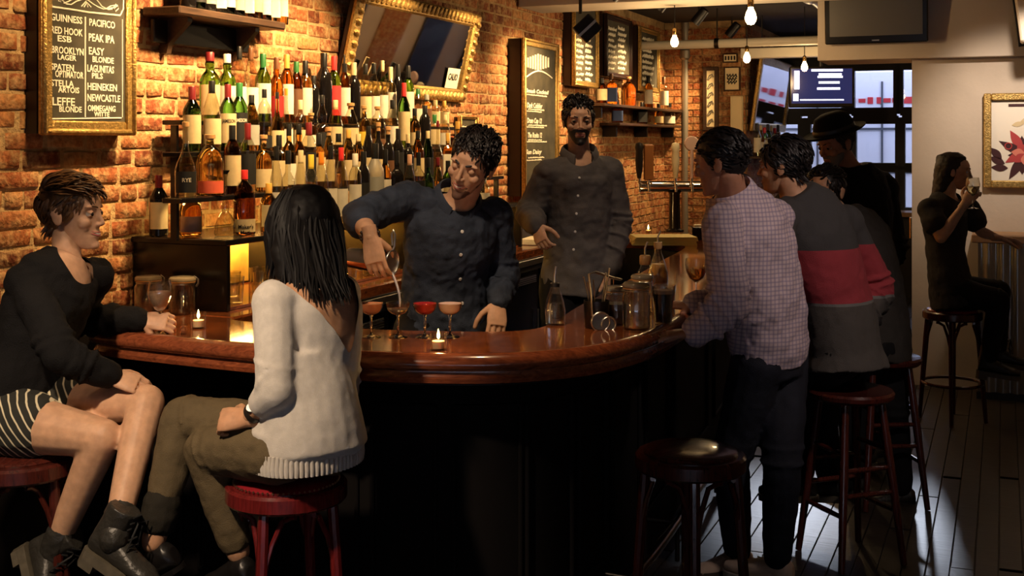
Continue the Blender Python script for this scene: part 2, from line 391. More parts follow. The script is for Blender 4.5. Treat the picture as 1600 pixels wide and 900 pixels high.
for j in range(2):
    b = MB(); r3 = random.Random(j + 5); y = 1.2
    while y > -.9:
        wdt = r3.uniform(.05, .11)
        b.box((-.856, y - wdt / 2, 2.36 - j * .14), (.006, wdt, r3.uniform(.05, .09) / (1 + j))); y -= wdt + r3.uniform(.02, .05)
    b.build('lettering', mred, van, None)
fac = empty('street_building', 'pale building across the street seen through the window', 'building', wp(GU + 9, 1.5, -.1), RW)
b = MB(); b.box((0, 0, 1.6), (1, 16, 3.2)); b.build('facade', mat('facade_stone', (.5, .5, .55), .9, var=.3, vscale=2), fac, None)
for k in range(8):
    for r_ in range(1):
        b = MB(); b.box((-.52, -6.3 + k * 1.8, 1.6 + r_ * 2.6), (.06, 1.0, 1.6), b=.02); b.build('window', mat('far_glass', (.08, .1, .14), .1), fac, None)

# ================================================================== THE BAR
def catmull(pts, n=4):
    out = []; P = [Vector(p) for p in pts]
    for i in range(len(P) - 1):
        p0, p1, p2, p3 = P[max(i - 1, 0)], P[i], P[i + 1], P[min(i + 2, len(P) - 1)]
        for k in range(n):
            t = k / n
            out.append(.5 * ((2 * p1) + (p2 - p0) * t + (2 * p0 - 5 * p1 + 4 * p2 - p3) * t * t + (3 * p1 - p0 - 3 * p2 + p3) * t ** 3))
    out.append(P[-1]); return out
ST = [((-1.62, 4.74), (-1.075, 4.545)), ((-1.53, 4.33), (-1.06, 4.50)), ((-1.46, 4.215), (-1.0, 4.455)), ((-1.16, 4.05), (-.85, 4.39)), ((-.836, 3.895), (-.65, 4.32)),
      ((-.6, 3.81), (-.48, 4.27)), ((-.364, 3.748), (-.3, 4.235)), ((-.04, 3.733), (-.05, 4.22)), ((.235, 3.846), (.08, 4.28)), ((.432, 4.06), (.15, 4.42)), ((.56, 4.3), (.2, 4.6)),
      ((.70, 4.65), (.27, 4.85)), ((.86, 5.1), (.40, 5.25)), ((1.03, 5.6), (.56, 5.75)), ((1.36, 6.6), (.86, 6.75)), ((1.62, 7.4), (1.08, 7.45)), ((1.76, 7.95), (1.10, 7.7)),
      ((1.70, 8.42), (.95, 7.85)), ((1.4, 8.55), (.8, 7.95)), ((.95, 8.62), (.68, 8.05))]
OUT = catmull([Vector((*a, 0)) for a, b in ST]); INN = catmull([Vector((*b, 0)) for a, b in ST]); BZ = 1.07
bar = empty('bar_counter', 'curved dark wooden bar with glossy red-brown top', 'bar', (0, 4.0, 0))
def strip(mb, A, B, z0, z1):
    n = len(A); vs = []
    for a, b in zip(A, B): vs += [(a.x, a.y, z0), (a.x, a.y, z1), (b.x, b.y, z1), (b.x, b.y, z0)]
    fs = []
    for i in range(n - 1):
        for k in range(4): fs.append([i * 4 + k, i * 4 + (k + 1) % 4, (i + 1) * 4 + (k + 1) % 4, (i + 1) * 4 + k])
    fs += [[0, 1, 2, 3], [(n - 1) * 4 + k for k in range(4)][::-1]]
    mb.add(vs, fs); return mb
def inset(A, d):                             # move a path to its left side normal
    o = []
    for i, p in enumerate(A):
        t = (A[min(i + 1, len(A) - 1)] - A[max(i - 1, 0)]).normalized(); o.append(p + Vector((-t.y, t.x, 0)) * d)
    return o
OB = (0, 4.0, 0)
strip(MB(), inset(OUT, .045), INN, BZ - .04, BZ).build('bar_top', M_BAR, bar, 40, origin=OB)
# moulded edge: bullnose swept along the outer line
prof = [(.05, .0), (.03, .008), (.012, .006), (0, -.004), (-.012, -.018), (-.012, -.034), (0, -.046), (.014, -.05), (.014, -.062), (.004, -.072), (.006, -.086), (.03, -.094), (.05, -.094)]
mb = MB(); vs = []; fs = []; m_ = len(prof)
for i, p in enumerate(OUT):
    t = (OUT[min(i + 1, len(OUT) - 1)] - OUT[max(i - 1, 0)]).normalized(); nn = Vector((-t.y, t.x, 0))
    for a, z in prof: q = p + nn * a; vs.append((q.x, q.y, BZ + z))
for i in range(len(OUT) - 1):
    for k in range(m_): fs.append([i * m_ + k, i * m_ + (k + 1) % m_, (i + 1) * m_ + (k + 1) % m_, (i + 1) * m_ + k])
mb.add(vs, fs); mb.build('bar_edge', M_BAREDGE, bar, 50, origin=OB)
FR = inset(OUT, .24); FR2 = inset(OUT, .28)
strip(MB(), FR, FR2, .0, BZ - .05).build('front_panel', M_FRONT, bar, 30, origin=OB)
strip(MB(), inset(OUT, .05), inset(OUT, .27), BZ - .10, BZ - .055).build('soffit_board', M_BLACKW, bar, 30, origin=OB)
for k in range(6, len(FR) - 6, 5):            # raised panel mouldings on the front
    j = min(k + 4, len(FR) - 1); seg = inset(OUT[k:j + 1], .232)
    if len(seg) < 3: continue
    mb = MB()
    mb.tube([(p.x, p.y, .20) for p in seg] , .008, 6); mb.tube([(p.x, p.y, .86) for p in seg], .008, 6)
    for p in (seg[0], seg[-1]): mb.tube([(p.x, p.y, .20), (p.x, p.y, .86)], .008, 6)
    mb.build('panel_moulding', M_FRONT, bar, 60, origin=OB)
FRL = inset(OUT, .10)[8:-8]
mb = MB(); mb.tube([(p.x, p.y, .17) for p in FRL], .016, 10); rail = mb.build('foot_rail', mat('dark_brass', (.16, .10, .06), .3, metal=1), bar, 60, origin=OB)
for k in range(3, len(FRL) - 2, 7):
    a, b2 = FRL[k], inset(OUT, .24)[8 + k]; mb = MB(); mb.tube([(a.x, a.y, .17), (b2.x, b2.y, .17)], .01, 8); mb.tube([(a.x, a.y, .15), (a.x, a.y, .012)], .01, 8); mb.build('bracket', M_DSTEEL, rail, 60, origin=OB)
strip(MB(), inset(INN, -.06), inset(INN, -.02), .12, BZ - .045).build('inner_panel', M_BLACKW, bar, 30, origin=OB)

# ---- back counter along the brick wall
def wall_thing(name, label, cat, u, out, z, group=None): return empty(name, label, cat, wp(u, out, z), RW, group)
CU0, CU1, CD = -.02, 4.15, .58
bc = wall_thing('back_counter', 'long wooden counter running along the brick wall behind the bartenders', 'counter', CU0, 0, 0)
LN = CU1 - CU0
MB().box((LN / 2, -CD / 2 - .005, BZ - .03), (LN, CD - .01, .06), b=.008).build('counter_top', M_BAR, bc)
MB().box((LN / 2, -.25, .49), (LN - .02, .46, .98)).build('carcass', M_BLACKW, bc, None)
MB().box((LN / 2, -CD + .02, BZ - .085), (LN, .03, .04), b=.004).build('steel_lip', M_STEEL, bc)
for k in range(6):
    x0 = .06 + k * .68; b = MB(); b.box((x0 + .32, -.495, .52), (.62, .03, .78), b=.006); dr = b.build('door', M_BLACK, bc)
    b = MB(); b.box((x0 + .32, -.517, .86), (.5, .008, .05), b=.003); b.build('vent_grille', M_DSTEEL, dr)
    for q in range(4): MB().box((x0 + .32, -.523, .842 + q * .012), (.48, .006, .004)).build('slat', M_STEEL, dr, None)
    MB().tube([(x0 + .58, -.53, .42), (x0 + .58, -.53, .66)], .007, 8).build('handle', M_STEEL, dr)
# ================================================================== LAMPS
def track_spot(loc, aim, energy, angle, label, blend=.6, col=(1, .62, .28), size=.05):
    r = empty('track_spotlight', label, 'lamp', loc); d = (Vector(aim) - Vector(loc)).normalized()
    M = d.to_track_quat('-Z', 'Y').to_matrix()
    MB().tube([(0, 0, .0), (0, 0, 2.998 - loc[2])], .008, 8).build('stem', M_DSTEEL, r)
    MB().lathe([(.03, .10), (.042, .09), (.045, .0), (.045, -.06), (.04, -.06), (.038, 0.0), (.01, .02)], 18, (0, 0, 0), M, cap=False).build('lamp_can', M_BLACKW, r)
    l = bpy.data.lights.new('spot', 'SPOT'); l.energy = energy; l.spot_size = math.radians(angle); l.spot_blend = blend; l.color = col; l.shadow_soft_size = size
    lo = bpy.data.objects.new('spot_beam', l); link(lo, r); lo.rotation_euler = M.to_euler(); lo.location = d * .065
    return r
WARM = (1, .63, .28)
for k, (px, e) in enumerate(((30, 60), (235, 230), (345, 195), (455, 190), (575, 200), (690, 215), (800, 190))):
    u = wu(px)
    track_spot(wp(u, .80, 2.80), wp(u + .05, .0, 1.80), e, 82, 'ceiling spotlight above the wall bottles, %s from the left' % ('first', 'second', 'third', 'fourth', 'fifth', 'sixth', 'seventh')[k], .9, WARM)
for k, (u, e) in enumerate(((5.4, 230), (6.6, 230), (8.0, 220))):
    track_spot(wp(u, .8, 2.85), wp(u, .0, 1.9), e, 80, 'ceiling spotlight above the far brick wall, %s one' % ('nearest', 'middle', 'farthest')[k], .9, WARM)
track_spot((-1.45, 1.9, 2.85), (-1.02, 3.6, .72), 300, 44, 'ceiling spotlight above the two seated women', .6, (1, .74, .5), .06)
track_spot((-.45, 3.3, 2.85), (-.2, 4.6, 1.35), 85, 46, 'ceiling spotlight above the pouring bartender', .7, (1, .72, .48), .05)
track_spot((-.05, 3.75, 2.85), (-.02, 4.1, 1.07), 80, 36, 'ceiling spotlight straight above the coupes', .8, (1, .66, .36), .04)
track_spot((2.0, 3.0, 2.85), (1.2, 4.9, 1.25), 95, 42, 'ceiling spotlight above the men at the bar', .7, (1, .78, .68), .08)
track_spot((3.2, 7.2, 2.85), (3.55, 8.35, 1.85), 105, 68, 'ceiling spotlight above the framed picture', .8, (1, .82, .66), .05)
track_spot((.45, 5.6, 2.85), (.35, 6.3, 1.4), 25, 60, 'ceiling spotlight above the standing bartender', .7, (1, .7, .45), .05)
track_spot((-.62, 3.55, 2.85), (-1.38, 3.98, 1.38), 34, 30, 'added ceiling spotlight brightening the face of the woman in black', .8, (1, .72, .5), .05)  # extra lamp added to light the face of the woman in black
# ================================================================== THINGS ON THE BRICK WALL
M_GOLD = mat('gilt_frame', (.62, .40, .13), .38, metal=.75, var=.45, vscale=60, bump=.5, bscale=120)
M_DFRAME = mat('dark_frame_side', (.018, .008, .007), .4)
M_SLATE = mat('chalkboard', (.035, .032, .022), .75, col2=(.065, .058, .038), vscale=9)
M_CHALK = mat('chalk', (.88, .84, .70), .9, emit=None)
def pick(px, py, out): return wu(px, out), wz(px, py, out)
def framed(name, label, cat, px0, px1, pyt, pyb, out, fw, fm, group=None, depth=None, bm_=None):
    """A framed board hung on the brick wall; returns (root, place) with local origin at its lower left front corner."""
    u0, u1 = wu(px0, out), wu(px1, out); zb = wz(px1, pyb, out); zt = wz(px0, pyt, out); Wd, Hh = u1 - u0, zt - zb; dp = depth or (out - .006)
    r = wall_thing(name, label, cat, u0, out, zb, group)
    fr = MB()
    for (x, z, w_, h_) in ((fw / 2, Hh / 2, fw, Hh), (Wd - fw / 2, Hh / 2, fw, Hh), (Wd / 2, fw / 2, Wd - 2 * fw, fw), (Wd / 2, Hh - fw / 2, Wd - 2 * fw, fw)):
        fr.box((x, .012, z), (w_, .024, h_), b=.006); 
    for (x, z, w_, h_) in ((fw * .25, Hh / 2, fw * .4, Hh), (Wd - fw * .25, Hh / 2, fw * .4, Hh), (Wd / 2, fw * .25, Wd - fw, fw * .4), (Wd / 2, Hh - fw * .25, Wd - fw, fw * .4)):
        fr.box((x, .004, z), (w_, .03, h_), b=.008)
    fr.build('frame', fm, r, 40)
    MB().box((Wd / 2, dp / 2 + .022, Hh / 2), (Wd - .012, dp - .02, Hh - .012)).build('frame_back', M_DFRAME, r, None)
    MB().box((Wd / 2, .014, Hh / 2), (Wd - 2 * fw, .008, Hh - 2 * fw)).build('board', bm_ or M_SLATE, r, None)
    def place(px, py): a, b = pick(px, py, out); return a - u0, b - zb
    return r, place, Wd, Hh
def chalk_text(r, place, txt, a, b, yb, cap, shear=0.0, bold=.0006, y=.009, cm=None):
    x0, z0 = place(a, yb); x1, _ = place(b, yb); d = (W0 + U * wu(a)).y
    write(r, txt, cm or M_CHALK, x0, z0, abs(x1 - x0), cap / F * d / .72, y, shear=shear, bold=bold)
def scribble(r, place, a, b, yb, cap, seed, y=.008, th=.003, name='chalk_line'):
    x0, z0 = place(a, yb); x1, _ = place(b, yb); d = (W0 + U * wu((a + b) / 2)).y; h = cap / F * d
    rr = random.Random(seed); pts = []; x = x0; k = 0
    while x < x1:
        pts.append((x, y, z0 + (h * rr.uniform(.5, 1) if k % 2 else h * rr.uniform(0, .2)))); x += h * rr.uniform(.28, .5); k += 1
    if len(pts) > 1: MB().tube(pts, min(th, h * .16), 4).build(name, M_CHALK, r)
# --- beer list
r, pl, Wd, Hh = framed('beer_chalkboard', 'large gilt-framed beer chalkboard above the woman in black', 'chalkboard', 66, 213, -46, 212, .085, .055, M_GOLD)
for t in (('GUINNESS', 81.6, 131, 31, 11), ('RED HOOK', 82, 131.5, 51, 11), ('ESB', 92, 114, 64, 9.5), ('BROOKLYN', 83, 133, 82, 11), ('LAGER', 92.5, 121.5, 92.5, 8), ('SPATEN', 82, 118, 108.5, 10),
          ('OPTIMATOR', 89, 133, 120, 10.5), ('STELLA', 82, 118, 134, 10), ('ARTOIS', 94, 127, 144, 9), ('LEFFE', 84, 119, 164, 12.5), ('BLONDE', 95, 130, 174.5, 9),
          ('PACIFICO', 142, 182, 39.5, 11), ('PEAK IPA', 141, 181, 63.5, 12), ('EASY', 141, 165, 84.5, 11.5), ('BLONDE', 147, 180, 96.5, 9), ('LAGUNITAS', 139, 180.5, 111.5, 11), ('PILS', 146, 163, 122, 8.5),
          ('HEINEKEN', 139, 185, 140, 11), ('NEWCASTLE', 139, 190, 157.5, 11), ('OMMEGANG', 140, 183, 173, 9), ('WITTE', 150, 174, 181.5, 7)):
    chalk_text(r, pl, *t)
def chalk_path(pts, th=.0035):
    MB().tube([(pl(*p)[0], .009, pl(*p)[1]) for p in pts], th, 6).build('chalk_line', M_CHALK, r)
chalk_path([(135.8, 26), (135.8, 183)]); chalk_path([(79, 186), (192, 184.5)]); chalk_path([(79, 16), (79, 184)], .002); chalk_path([(194, 30), (194, 183)], .002)
chalk_path([(80, -30), (82, 3), (84, 10.5), (110, 14), (140, 19), (190, 24), (193, 18), (195, 14), (196, -20)], .004)
for pts in ([(94, 1), (98, 3), (96, -4), (106, 6), (114, 7), (122, 2), (134, -2), (140, 0), (148, 6), (156, 11), (164, 14), (172, 13), (180, 12), (184, 6)],
            [(102, 5), (110, 2), (120, -4)], [(168, 14), (176, 9), (186, 8), (188, 13), (183, 18), (181, 13), (186, 9)], [(130, 10), (137, 2), (145, 11)], [(134, 11), (138, 4), (140, 11)], [(150, -6), (162, 10), (172, 15), (178, 14)]): chalk_path(pts, .0025)
# --- framed cocktail board
r, pl, Wd, Hh = framed('cocktail_chalkboard', 'tall gilt-framed cocktail chalkboard left of the standing bartender', 'chalkboard', 819, 873, 58, 302, .13, .055, M_GOLD)
for k in range(9): 
    a = 826 + k * 4.0; x0, z0 = pl(a, 110 - abs(k - 4) * 1.2); x1, z1 = pl(a, 84 + abs(k - 4) * 1.5); MB().tube([(x0, .008, z0), (x0, .008, z1)], .008, 5).build('chalk_line', M_CHALK, r)
MB().tube([(pl(822 + q * 4.2, 122 - 11 * math.sin(q / 10 * math.pi))[0], .008, pl(822 + q * 4.2, 122 - 11 * math.sin(q / 10 * math.pi))[1]) for q in range(11)], .006, 5).build('chalk_line', M_CHALK, r)
chalk_text(r, pl, 'Smash Cocktail', 823, 859, 144, 6, .25, .001); chalk_text(r, pl, 'Dark Cobbler', 825, 849, 168, 8, .25, .001); chalk_text(r, pl, 'Dram Cup 12', 825, 848, 192, 8, .25, .001); chalk_text(r, pl, 'The Rosita 12', 826, 848, 215, 8, .25, .001); chalk_text(r, pl, 'Sun Daisy', 823, 848, 241, 7, .25, .001)
for k, y in enumerate((149, 172, 175, 197, 200, 220, 223, 248, 252)): scribble(r, pl, 824 + (k % 2) * 3, 856 - (k % 3) * 4, y, 2.6, k)
# --- three menus farther on
for (nm, lab, a, b, yt, yb, fm, sd, cols) in (('menu_chalkboard', 'brass-framed menu chalkboard behind the black lamp head', 897, 935, -6, 139, M_GOLD, 1, 2), ('menu_chalkboard', 'black-framed menu chalkboard between two gilt-framed ones', 947, 987, 20, 126, M_DFRAME, 2, 2),
                                              ('menu_chalkboard', 'narrow gilt-framed menu chalkboard nearest the hanging bulb', 1000, 1030, 40, 146, M_GOLD, 3, 1)):
    r, pl, Wd, Hh = framed(nm, lab, 'chalkboard', a, b, yt, yb, .10, .05, fm); n = 0
    for c in range(cols):
        w_ = (b - a - 10) / cols; y = max(yt, 24) + 22
        while y < yb - 7:
            scribble(r, pl, a + 5 + c * w_, a + 3 + (c + 1) * w_ - (n * 7 % 5), y, 5.5, sd * 100 + n, th=.008); n += 1; y += 9
# --- small slate by the bartender's head
r, pl, Wd, Hh = framed('small_slate', 'small slate sign on the bricks just behind the pouring bartender\'s head', 'sign', 719, 746, 181, 214, .05, .02, M_GOLD)
scribble(r, pl, 723, 735, 200, 4, 77, th=.005)
# --- wall shelf and its bottles are placed below
SH_O = .20
su0, su1 = wu(281, SH_O), wu(447, SH_O); sz = wz(281, 8, SH_O)
r = wall_thing('wall_shelf', 'dark wooden bottle shelf on brackets high on the bricks', 'shelf', su0, 0, sz - .035); SW = su1 - su0
M_SHELF = wood('shelf_wood', (.06, .03, .015), (.025, .012, .007), .5)
MB().box((SW / 2, -SH_O / 2 - .003, .0175), (SW, SH_O - .006, .035), b=.006).build('board', M_SHELF, r)
MB().box((SW / 2 - .02, -.035, -.06), (SW - .1, .02, .10), b=.004).build('back_rail', M_BLACKW, r)
for x in (.13, SW - .16):
    b = MB(); b.prism([(0, 0), (-.15, 0), (-.15, -.02), (-.05, -.11), (-.04, -.15), (0, -.15)], x - .015, x + .015, Matrix(((0, 0, 1), (1, 0, 0), (0, 1, 0)))); b.build('bracket', M_SHELF, r)
# --- tilted gilt mirror
MO = .014; mu0, mu1 = wu(527, MO), wu(722, MO); mz0 = wz(722, 160, MO); mzt = wz(752, 22, .18); MWd = mu1 - mu0; MHh = (mzt - mz0) / math.cos(math.radians(13))
r = wall_thing('tilted_mirror', 'large mirror in a carved gilt frame tilting off the brick wall', 'mirror', mu0, MO, mz0); r.rotation_euler = (math.radians(13), 0, RW)
fw = .085; fr = MB()
for (x, z, w_, h_) in ((fw / 2, MHh / 2, fw, MHh), (MWd - fw / 2, MHh / 2, fw, MHh), (MWd / 2, fw / 2, MWd - 2 * fw, fw), (MWd / 2, MHh - fw / 2, MWd - 2 * fw, fw)):
    fr.box((x, .0, z), (w_, .04, h_), b=.012); 
fr.build('frame', M_GOLD, r); orn = MB()
for k in range(int(MWd / .055)):
    for z in (fw * .45, MHh - fw * .45): orn.ball((.03 + k * .055, -.02, z), (.02, .018, .032), 8, 5, Matrix.Rotation(.4, 3, 'Y'))
for k in range(int(MHh / .06)):
    for x in (fw * .45, MWd - fw * .45): orn.ball((x, -.02, .04 + k * .06), (.032, .018, .02), 8, 5, Matrix.Rotation(.4, 3, 'Y'))
tag(orn.build('carving', M_GOLD, r), kind='stuff')
MB().box((MWd / 2, .006, MHh / 2), (MWd - 2 * fw + .01, .01, MHh - 2 * fw + .01)).build('mirror_glass', mat('mirror_silver', (.72, .7, .68), .03, metal=1), r, None)
MB().box((MWd / 2, .03, MHh / 2), (MWd - .02, .02, MHh - .02)).build('backing', M_DFRAME, r, None)
c = empty('mirror_card', 'small white card with black letters in the mirror\'s lower corner', 'card', (0, 0, 0)); c.matrix_world = Matrix.Translation(wp(mu1, MO, mz0)) @ Matrix.Rotation(RW, 4, 'Z') @ Matrix.Rotation(math.radians(13), 4, 'X') @ Matrix.Translation((-.33, -.006, fw + .002))
MB().box((.09, -.004, .065), (.18, .004, .13)).build('card', mat('card_white', (.6, .56, .48), .7), c, None)
write(c, 'CALIO', mat('card_ink', (.02, .02, .02), .7), .02, .055, .13, .06, -.008, bold=.001)

# ================================================================== BACK BAR CABINET, TIERS
bu0 = wu(205); bD = .475; bL = 3.12
r = wall_thing('bottle_cabinet', 'black open-fronted cabinet on the back counter carrying the bottle tiers', 'cabinet', bu0, 0, BZ + .001)
CHt = .285
MB().box((.012, -bD / 2 - .004, CHt / 2), (.024, bD - .008, CHt), b=.003).build('side_panel', M_BLACK, r)
MB().box((bL - .012, -bD / 2 - .004, CHt / 2), (.024, bD - .008, CHt), b=.003).build('side_panel', M_BLACK, r)
MB().box((bL / 2, -bD / 2 - .004, CHt - .012), (bL + .02, bD, .024), b=.004).build('top_board', M_BLACK, r)
MB().box((bL / 2, -.015, CHt / 2), (bL - .06, .012, CHt - .04)).build('back_panel', mat('gold_back_panel', (.75, .48, .10), .45, var=.3, vscale=10), r, None)
MB().box((bL / 2, -bD / 2, .006), (bL - .06, bD - .03, .011)).build('bottom_board', M_BAR, r, None)
for k in range(1, 4): MB().box((k * bL / 4, -bD / 2 - .01, CHt / 2), (.018, bD - .05, CHt - .03)).build('divider', M_BLACK, r, None)
TIERS = {'D': (1.357, .415), 'C': (1.525, .30), 'B': (1.705, .20), 'A': (1.838, .105)}
for nm, o0, o1, z in (('C', .252, .348, 1.525), ('B', .154, .248, 1.705), ('A', .05, .15, 1.838)):
    u0_ = wu(268, (o0 + o1) / 2); ln = bu0 + bL - u0_
    t = wall_thing('shelf_tier', {'A': 'topmost black bottle tier against the bricks', 'B': 'second black bottle tier from the top', 'C': 'lowest black bottle tier above the cabinet top'}[nm], 'shelf', u0_, 0, CHt + BZ + .001, 'bottle tiers')
    MB().box((ln / 2, -(o0 + o1) / 2, z - 1.356 - .011), (ln, o1 - o0, .02), b=.003).build('board', M_BLACK, t)
    for k in range(5): MB().box((.02 + k * (ln - .04) / 4, -(o0 + o1) / 2, (z - 1.356 - .022) / 2), (.016, .03, z - 1.356 - .022)).build('post', M_BLACK, t, None)
# warm strip lights in the cabinet and under the lowest tier
M_STRIP = mat('strip_glow', (1, .6, .2), .5, emit=(1, .58, .16), estr=2)
for nm, o, z, e in (('first', .06, BZ + CHt - .03, 30), ('second', .19, 1.50, 14)):
    t = wall_thing('strip_light', 'thin warm strip light %s' % ('inside the cabinet along its back' if nm == 'first' else 'under the lowest bottle tier'), 'lamp', bu0 + .08, o, z)
    MB().box(((bL - .2) / 2, 0, 0), (bL - .2, .012, .008), b=.002).build('diffuser', M_STRIP, t)
    l = bpy.data.lights.new('strip', 'AREA'); l.shape = 'RECTANGLE'; l.size = bL - .2; l.size_y = .02; l.energy = e; l.color = (1, .58, .16)
    lo = bpy.data.objects.new('strip_glow', l); link(lo, t); lo.location = ((bL - .2) / 2, 0, -.007)
# ================================================================== BOTTLES AND GLASSES
def glass(name, col, rough=.03, ior=1.45): return mat(name, col, rough, trans=1, ior=ior, spec=.5)
G = {'thin': thin_glass('thin_glass', (.95, .95, .92), .07, 3.0), 'clear': thin_glass('clear_glass', (.86, .84, .74), .06, 2.6), 'solid': glass('solid_glass', (.97, .97, .95)), 'green': glass('green_glass', (.16, .42, .06)), 'dgreen': glass('dark_green_glass', (.03, .11, .03)), 'amber': glass('amber_spirit', (.78, .32, .05)),
     'gold': glass('golden_spirit', (.9, .62, .2)), 'brown': glass('brown_glass', (.22, .06, .015)), 'black': mat('black_glass', (.006, .005, .005), .08), 'frost': mat('frosted_glass', (.75, .72, .62), .35, trans=.8), 'red': glass('red_spirit', (.75, .08, .03))}
C = {'red': (.30, .012, .012), 'black': (.008, .008, .008), 'white': (.66, .62, .50), 'cream': (.58, .46, .25), 'green': (.02, .12, .03), 'dred': (.13, .01, .012), 'gold': (.55, .3, .06), 'cork': (.45, .25, .1), 'orange': (.7, .22, .02), 'brown': (.12, .05, .02),
     'grey': (.3, .3, .26), 'yellow': (.7, .5, .05), 'pink': (.62, .36, .24), 'bright': (.62, .03, .03), 'blue': (.05, .09, .25), 'redorange': (.72, .12, .06)}
def cm(c): return mat('cap_' + c, C[c], .35)
def lm(c): return mat('label_' + c, C[c], .6, var=.12, vscale=25)
PR = {'bord': ([(.93, 0), (1, .012), (1, .60), (.93, .66), (.62, .74), (.38, .80), (.34, .84), (.34, .985), (.38, .99), (.38, 1)], .80, 0, .12, .56),
      'whisky': ([(.93, 0), (1, .012), (1, .56), (.97, .60), (.80, .66), (.46, .72), (.42, .76), (.50, .82), (.40, .88), (.34, .92), (.34, 1)], .88, 0, .08, .52),
      'slope': ([(.93, 0), (1, .012), (1, .50), (.86, .62), (.5, .78), (.34, .86), (.32, 1)], .86, 0, .1, .46),
      'squat': ([(.85, 0), (.97, .02), (1, .25), (.98, .52), (.82, .64), (.5, .70), (.36, .73), (.34, .86), (.38, .88), (.38, 1)], .86, 0, .08, .40),
      'jug': ([(.93, 0), (1, .015), (1.0, .50), (.95, .62), (.70, .74), (.40, .80), (.30, .83), (.30, .9), (.4, .92), (.4, 1)], .9, 0, .04, .24),
      'square': ([(.9, 0), (.95, .012), (.95, .60), (.85, .66), (.5, .71), (.34, .74), (.34, 1)], .82, 6, .08, .54),
      'long': ([(.9, 0), (1, .02), (1, .36), (.8, .46), (.42, .58), (.26, .68), (.24, .93), (.34, .95), (.34, 1)], .93, 0, .06, .34),
      'decanter': ([(.9, 0), (1, .03), (.94, .16), (.6, .30), (.3, .36), (.36, .42), (.34, .48), (.2, .55), (.17, .90), (.3, .95), (.46, 1)], .94, 0, 0, 0),
      'bulge': ([(.9, 0), (1, .02), (1, .34), (.9, .42), (.5, .48), (.62, .56), (.62, .66), (.42, .74), (.3, .80), (.3, 1)], .9, 0, .05, .32),
      'slim': ([(.93, 0), (1, .01), (1, .66), (.8, .74), (.5, .80), (.42, .84), (.42, 1)], .84, 0, .1, .55)}
BOT_ME = {}
def bottle_meshes(kind, R, H, g, cap, lab):
    key = (kind, round(R, 3), round(H, 2), g, cap, lab)
    if key in BOT_ME: return BOT_ME[key]
    prof, capz, sq, l0, l1 = PR[kind]; R_, H_ = key[1], key[2]
    body = [(r * R_, z * H_) for r, z in prof if z <= capz] ; 
    for j in range(len(prof) - 1):
        if prof[j][1] <= capz < prof[j + 1][1]:
            t = (capz - prof[j][1]) / (prof[j + 1][1] - prof[j][1]); body.append(((prof[j][0] + (prof[j + 1][0] - prof[j][0]) * t) * R_, capz * H_))
    rc = max(body[-1][0] * 1.06, .008); n = 24 if sq else 16
    me = MB().lathe(body, n, sq=sq).mesh('bottle_glass', 40); me.materials.append(G[g])
    if kind == 'decanter': cp = MB().lathe([(rc * .7, capz * H_), (rc * 1.3, H_ * .985), (rc * 1.35, H_)], 14).mesh('cap', 40)
    elif cap == 'cork': cp = MB().lathe([(rc * .9, capz * H_ + .0005), (rc * .9, H_ * .93), (rc * 1.25, H_ * .935), (rc * 1.25, H_ * .995), (rc * 1.1, H_)], 14).mesh('cap', 40)
    elif cap == 'spout': cp = MB().lathe([(rc, capz * H_ + .0005), (rc, H_ * .93), (rc * .4, H_ * .95), (rc * .35, H_ * 1.06), (rc * .2, H_ * 1.08)], 10).mesh('cap', 40)
    else: cp = MB().lathe([(rc, capz * H_ - .012), (rc, H_ * .99), (rc * .9, H_)], 14).mesh('cap', 40)
    cp.materials.append(cm('cork' if cap == 'cork' else 'black' if cap == 'spout' else cap))
    lb = None
    if lab and l1 > 0:
        rr = max(r for r, z in prof) * R_ + .0008
        if sq: rr = R_ * .95 + .0012
        lb = MB().lathe([(rr, l0 * H_), (rr, l1 * H_)], 14 if not sq else 24, sq=sq, cap=False, arc=(math.radians(205), math.radians(335))).mesh('label', 60); lb.materials.append(lm(lab))
    BOT_ME[key] = (me, cp, lb); return BOT_ME[key]
ORD = ['first', 'second', 'third', 'fourth', 'fifth', 'sixth', 'seventh', 'eighth', 'ninth', 'tenth', 'eleventh', 'twelfth', 'thirteenth', 'fourteenth', 'fifteenth', 'sixteenth', 'seventeenth', 'eighteenth', 'nineteenth', 'twentieth']
ORD += ['twenty-' + o for o in ORD[:9]] + ['thirtieth'] + ['thirty-' + o for o in ORD[:9]]
GN = {'clear': 'clear', 'green': 'green', 'dgreen': 'dark green', 'amber': 'amber', 'gold': 'golden', 'brown': 'brown', 'black': 'black', 'frost': 'frosted', 'red': 'red'}
CN = {'bright': 'bright red', 'dred': 'dark red', 'redorange': 'coral red', 'spout': 'steel spout'}
def bottle(loc, rz, kind, R, H, g, cap, lab, label, group, txt=None, tcol='black'):
    r = empty('liquor_bottle', label, 'bottle', loc, rz, group)
    me, cp, lb = bottle_meshes(kind, R, H, g, cap, lab)
    meshobj('bottle_glass', me, None, r); meshobj('cap', cp, None, r); lo = None
    if lb: lo = meshobj('label', lb, None, r)
    if txt:
        prof, capz, sq, l0, l1 = PR[kind]; rr = R + .0016
        lines = txt.split('|'); z = H * (l1 - .07)
        for ln in lines:
            tm = text_mesh(ln, .022, extrude=.0002, bold=.0003); xs = [v.co.x for v in tm.vertices]; wdt = max(xs) - min(xs); k = min(1, R * 1.7 / wdt); mid = (max(xs) + min(xs)) / 2
            for v in tm.vertices:
                a = (v.co.x - mid) * k / rr; zz = v.co.y; v.co = ((rr + v.co.z) * math.sin(a), -(rr + v.co.z) * math.cos(a), zz + z - .02)
            meshobj('lettering', tm, cm(tcol), lo or r); z -= .024
    return r
A_, B_, C_, D_ = 'A', 'B', 'C', 'D'
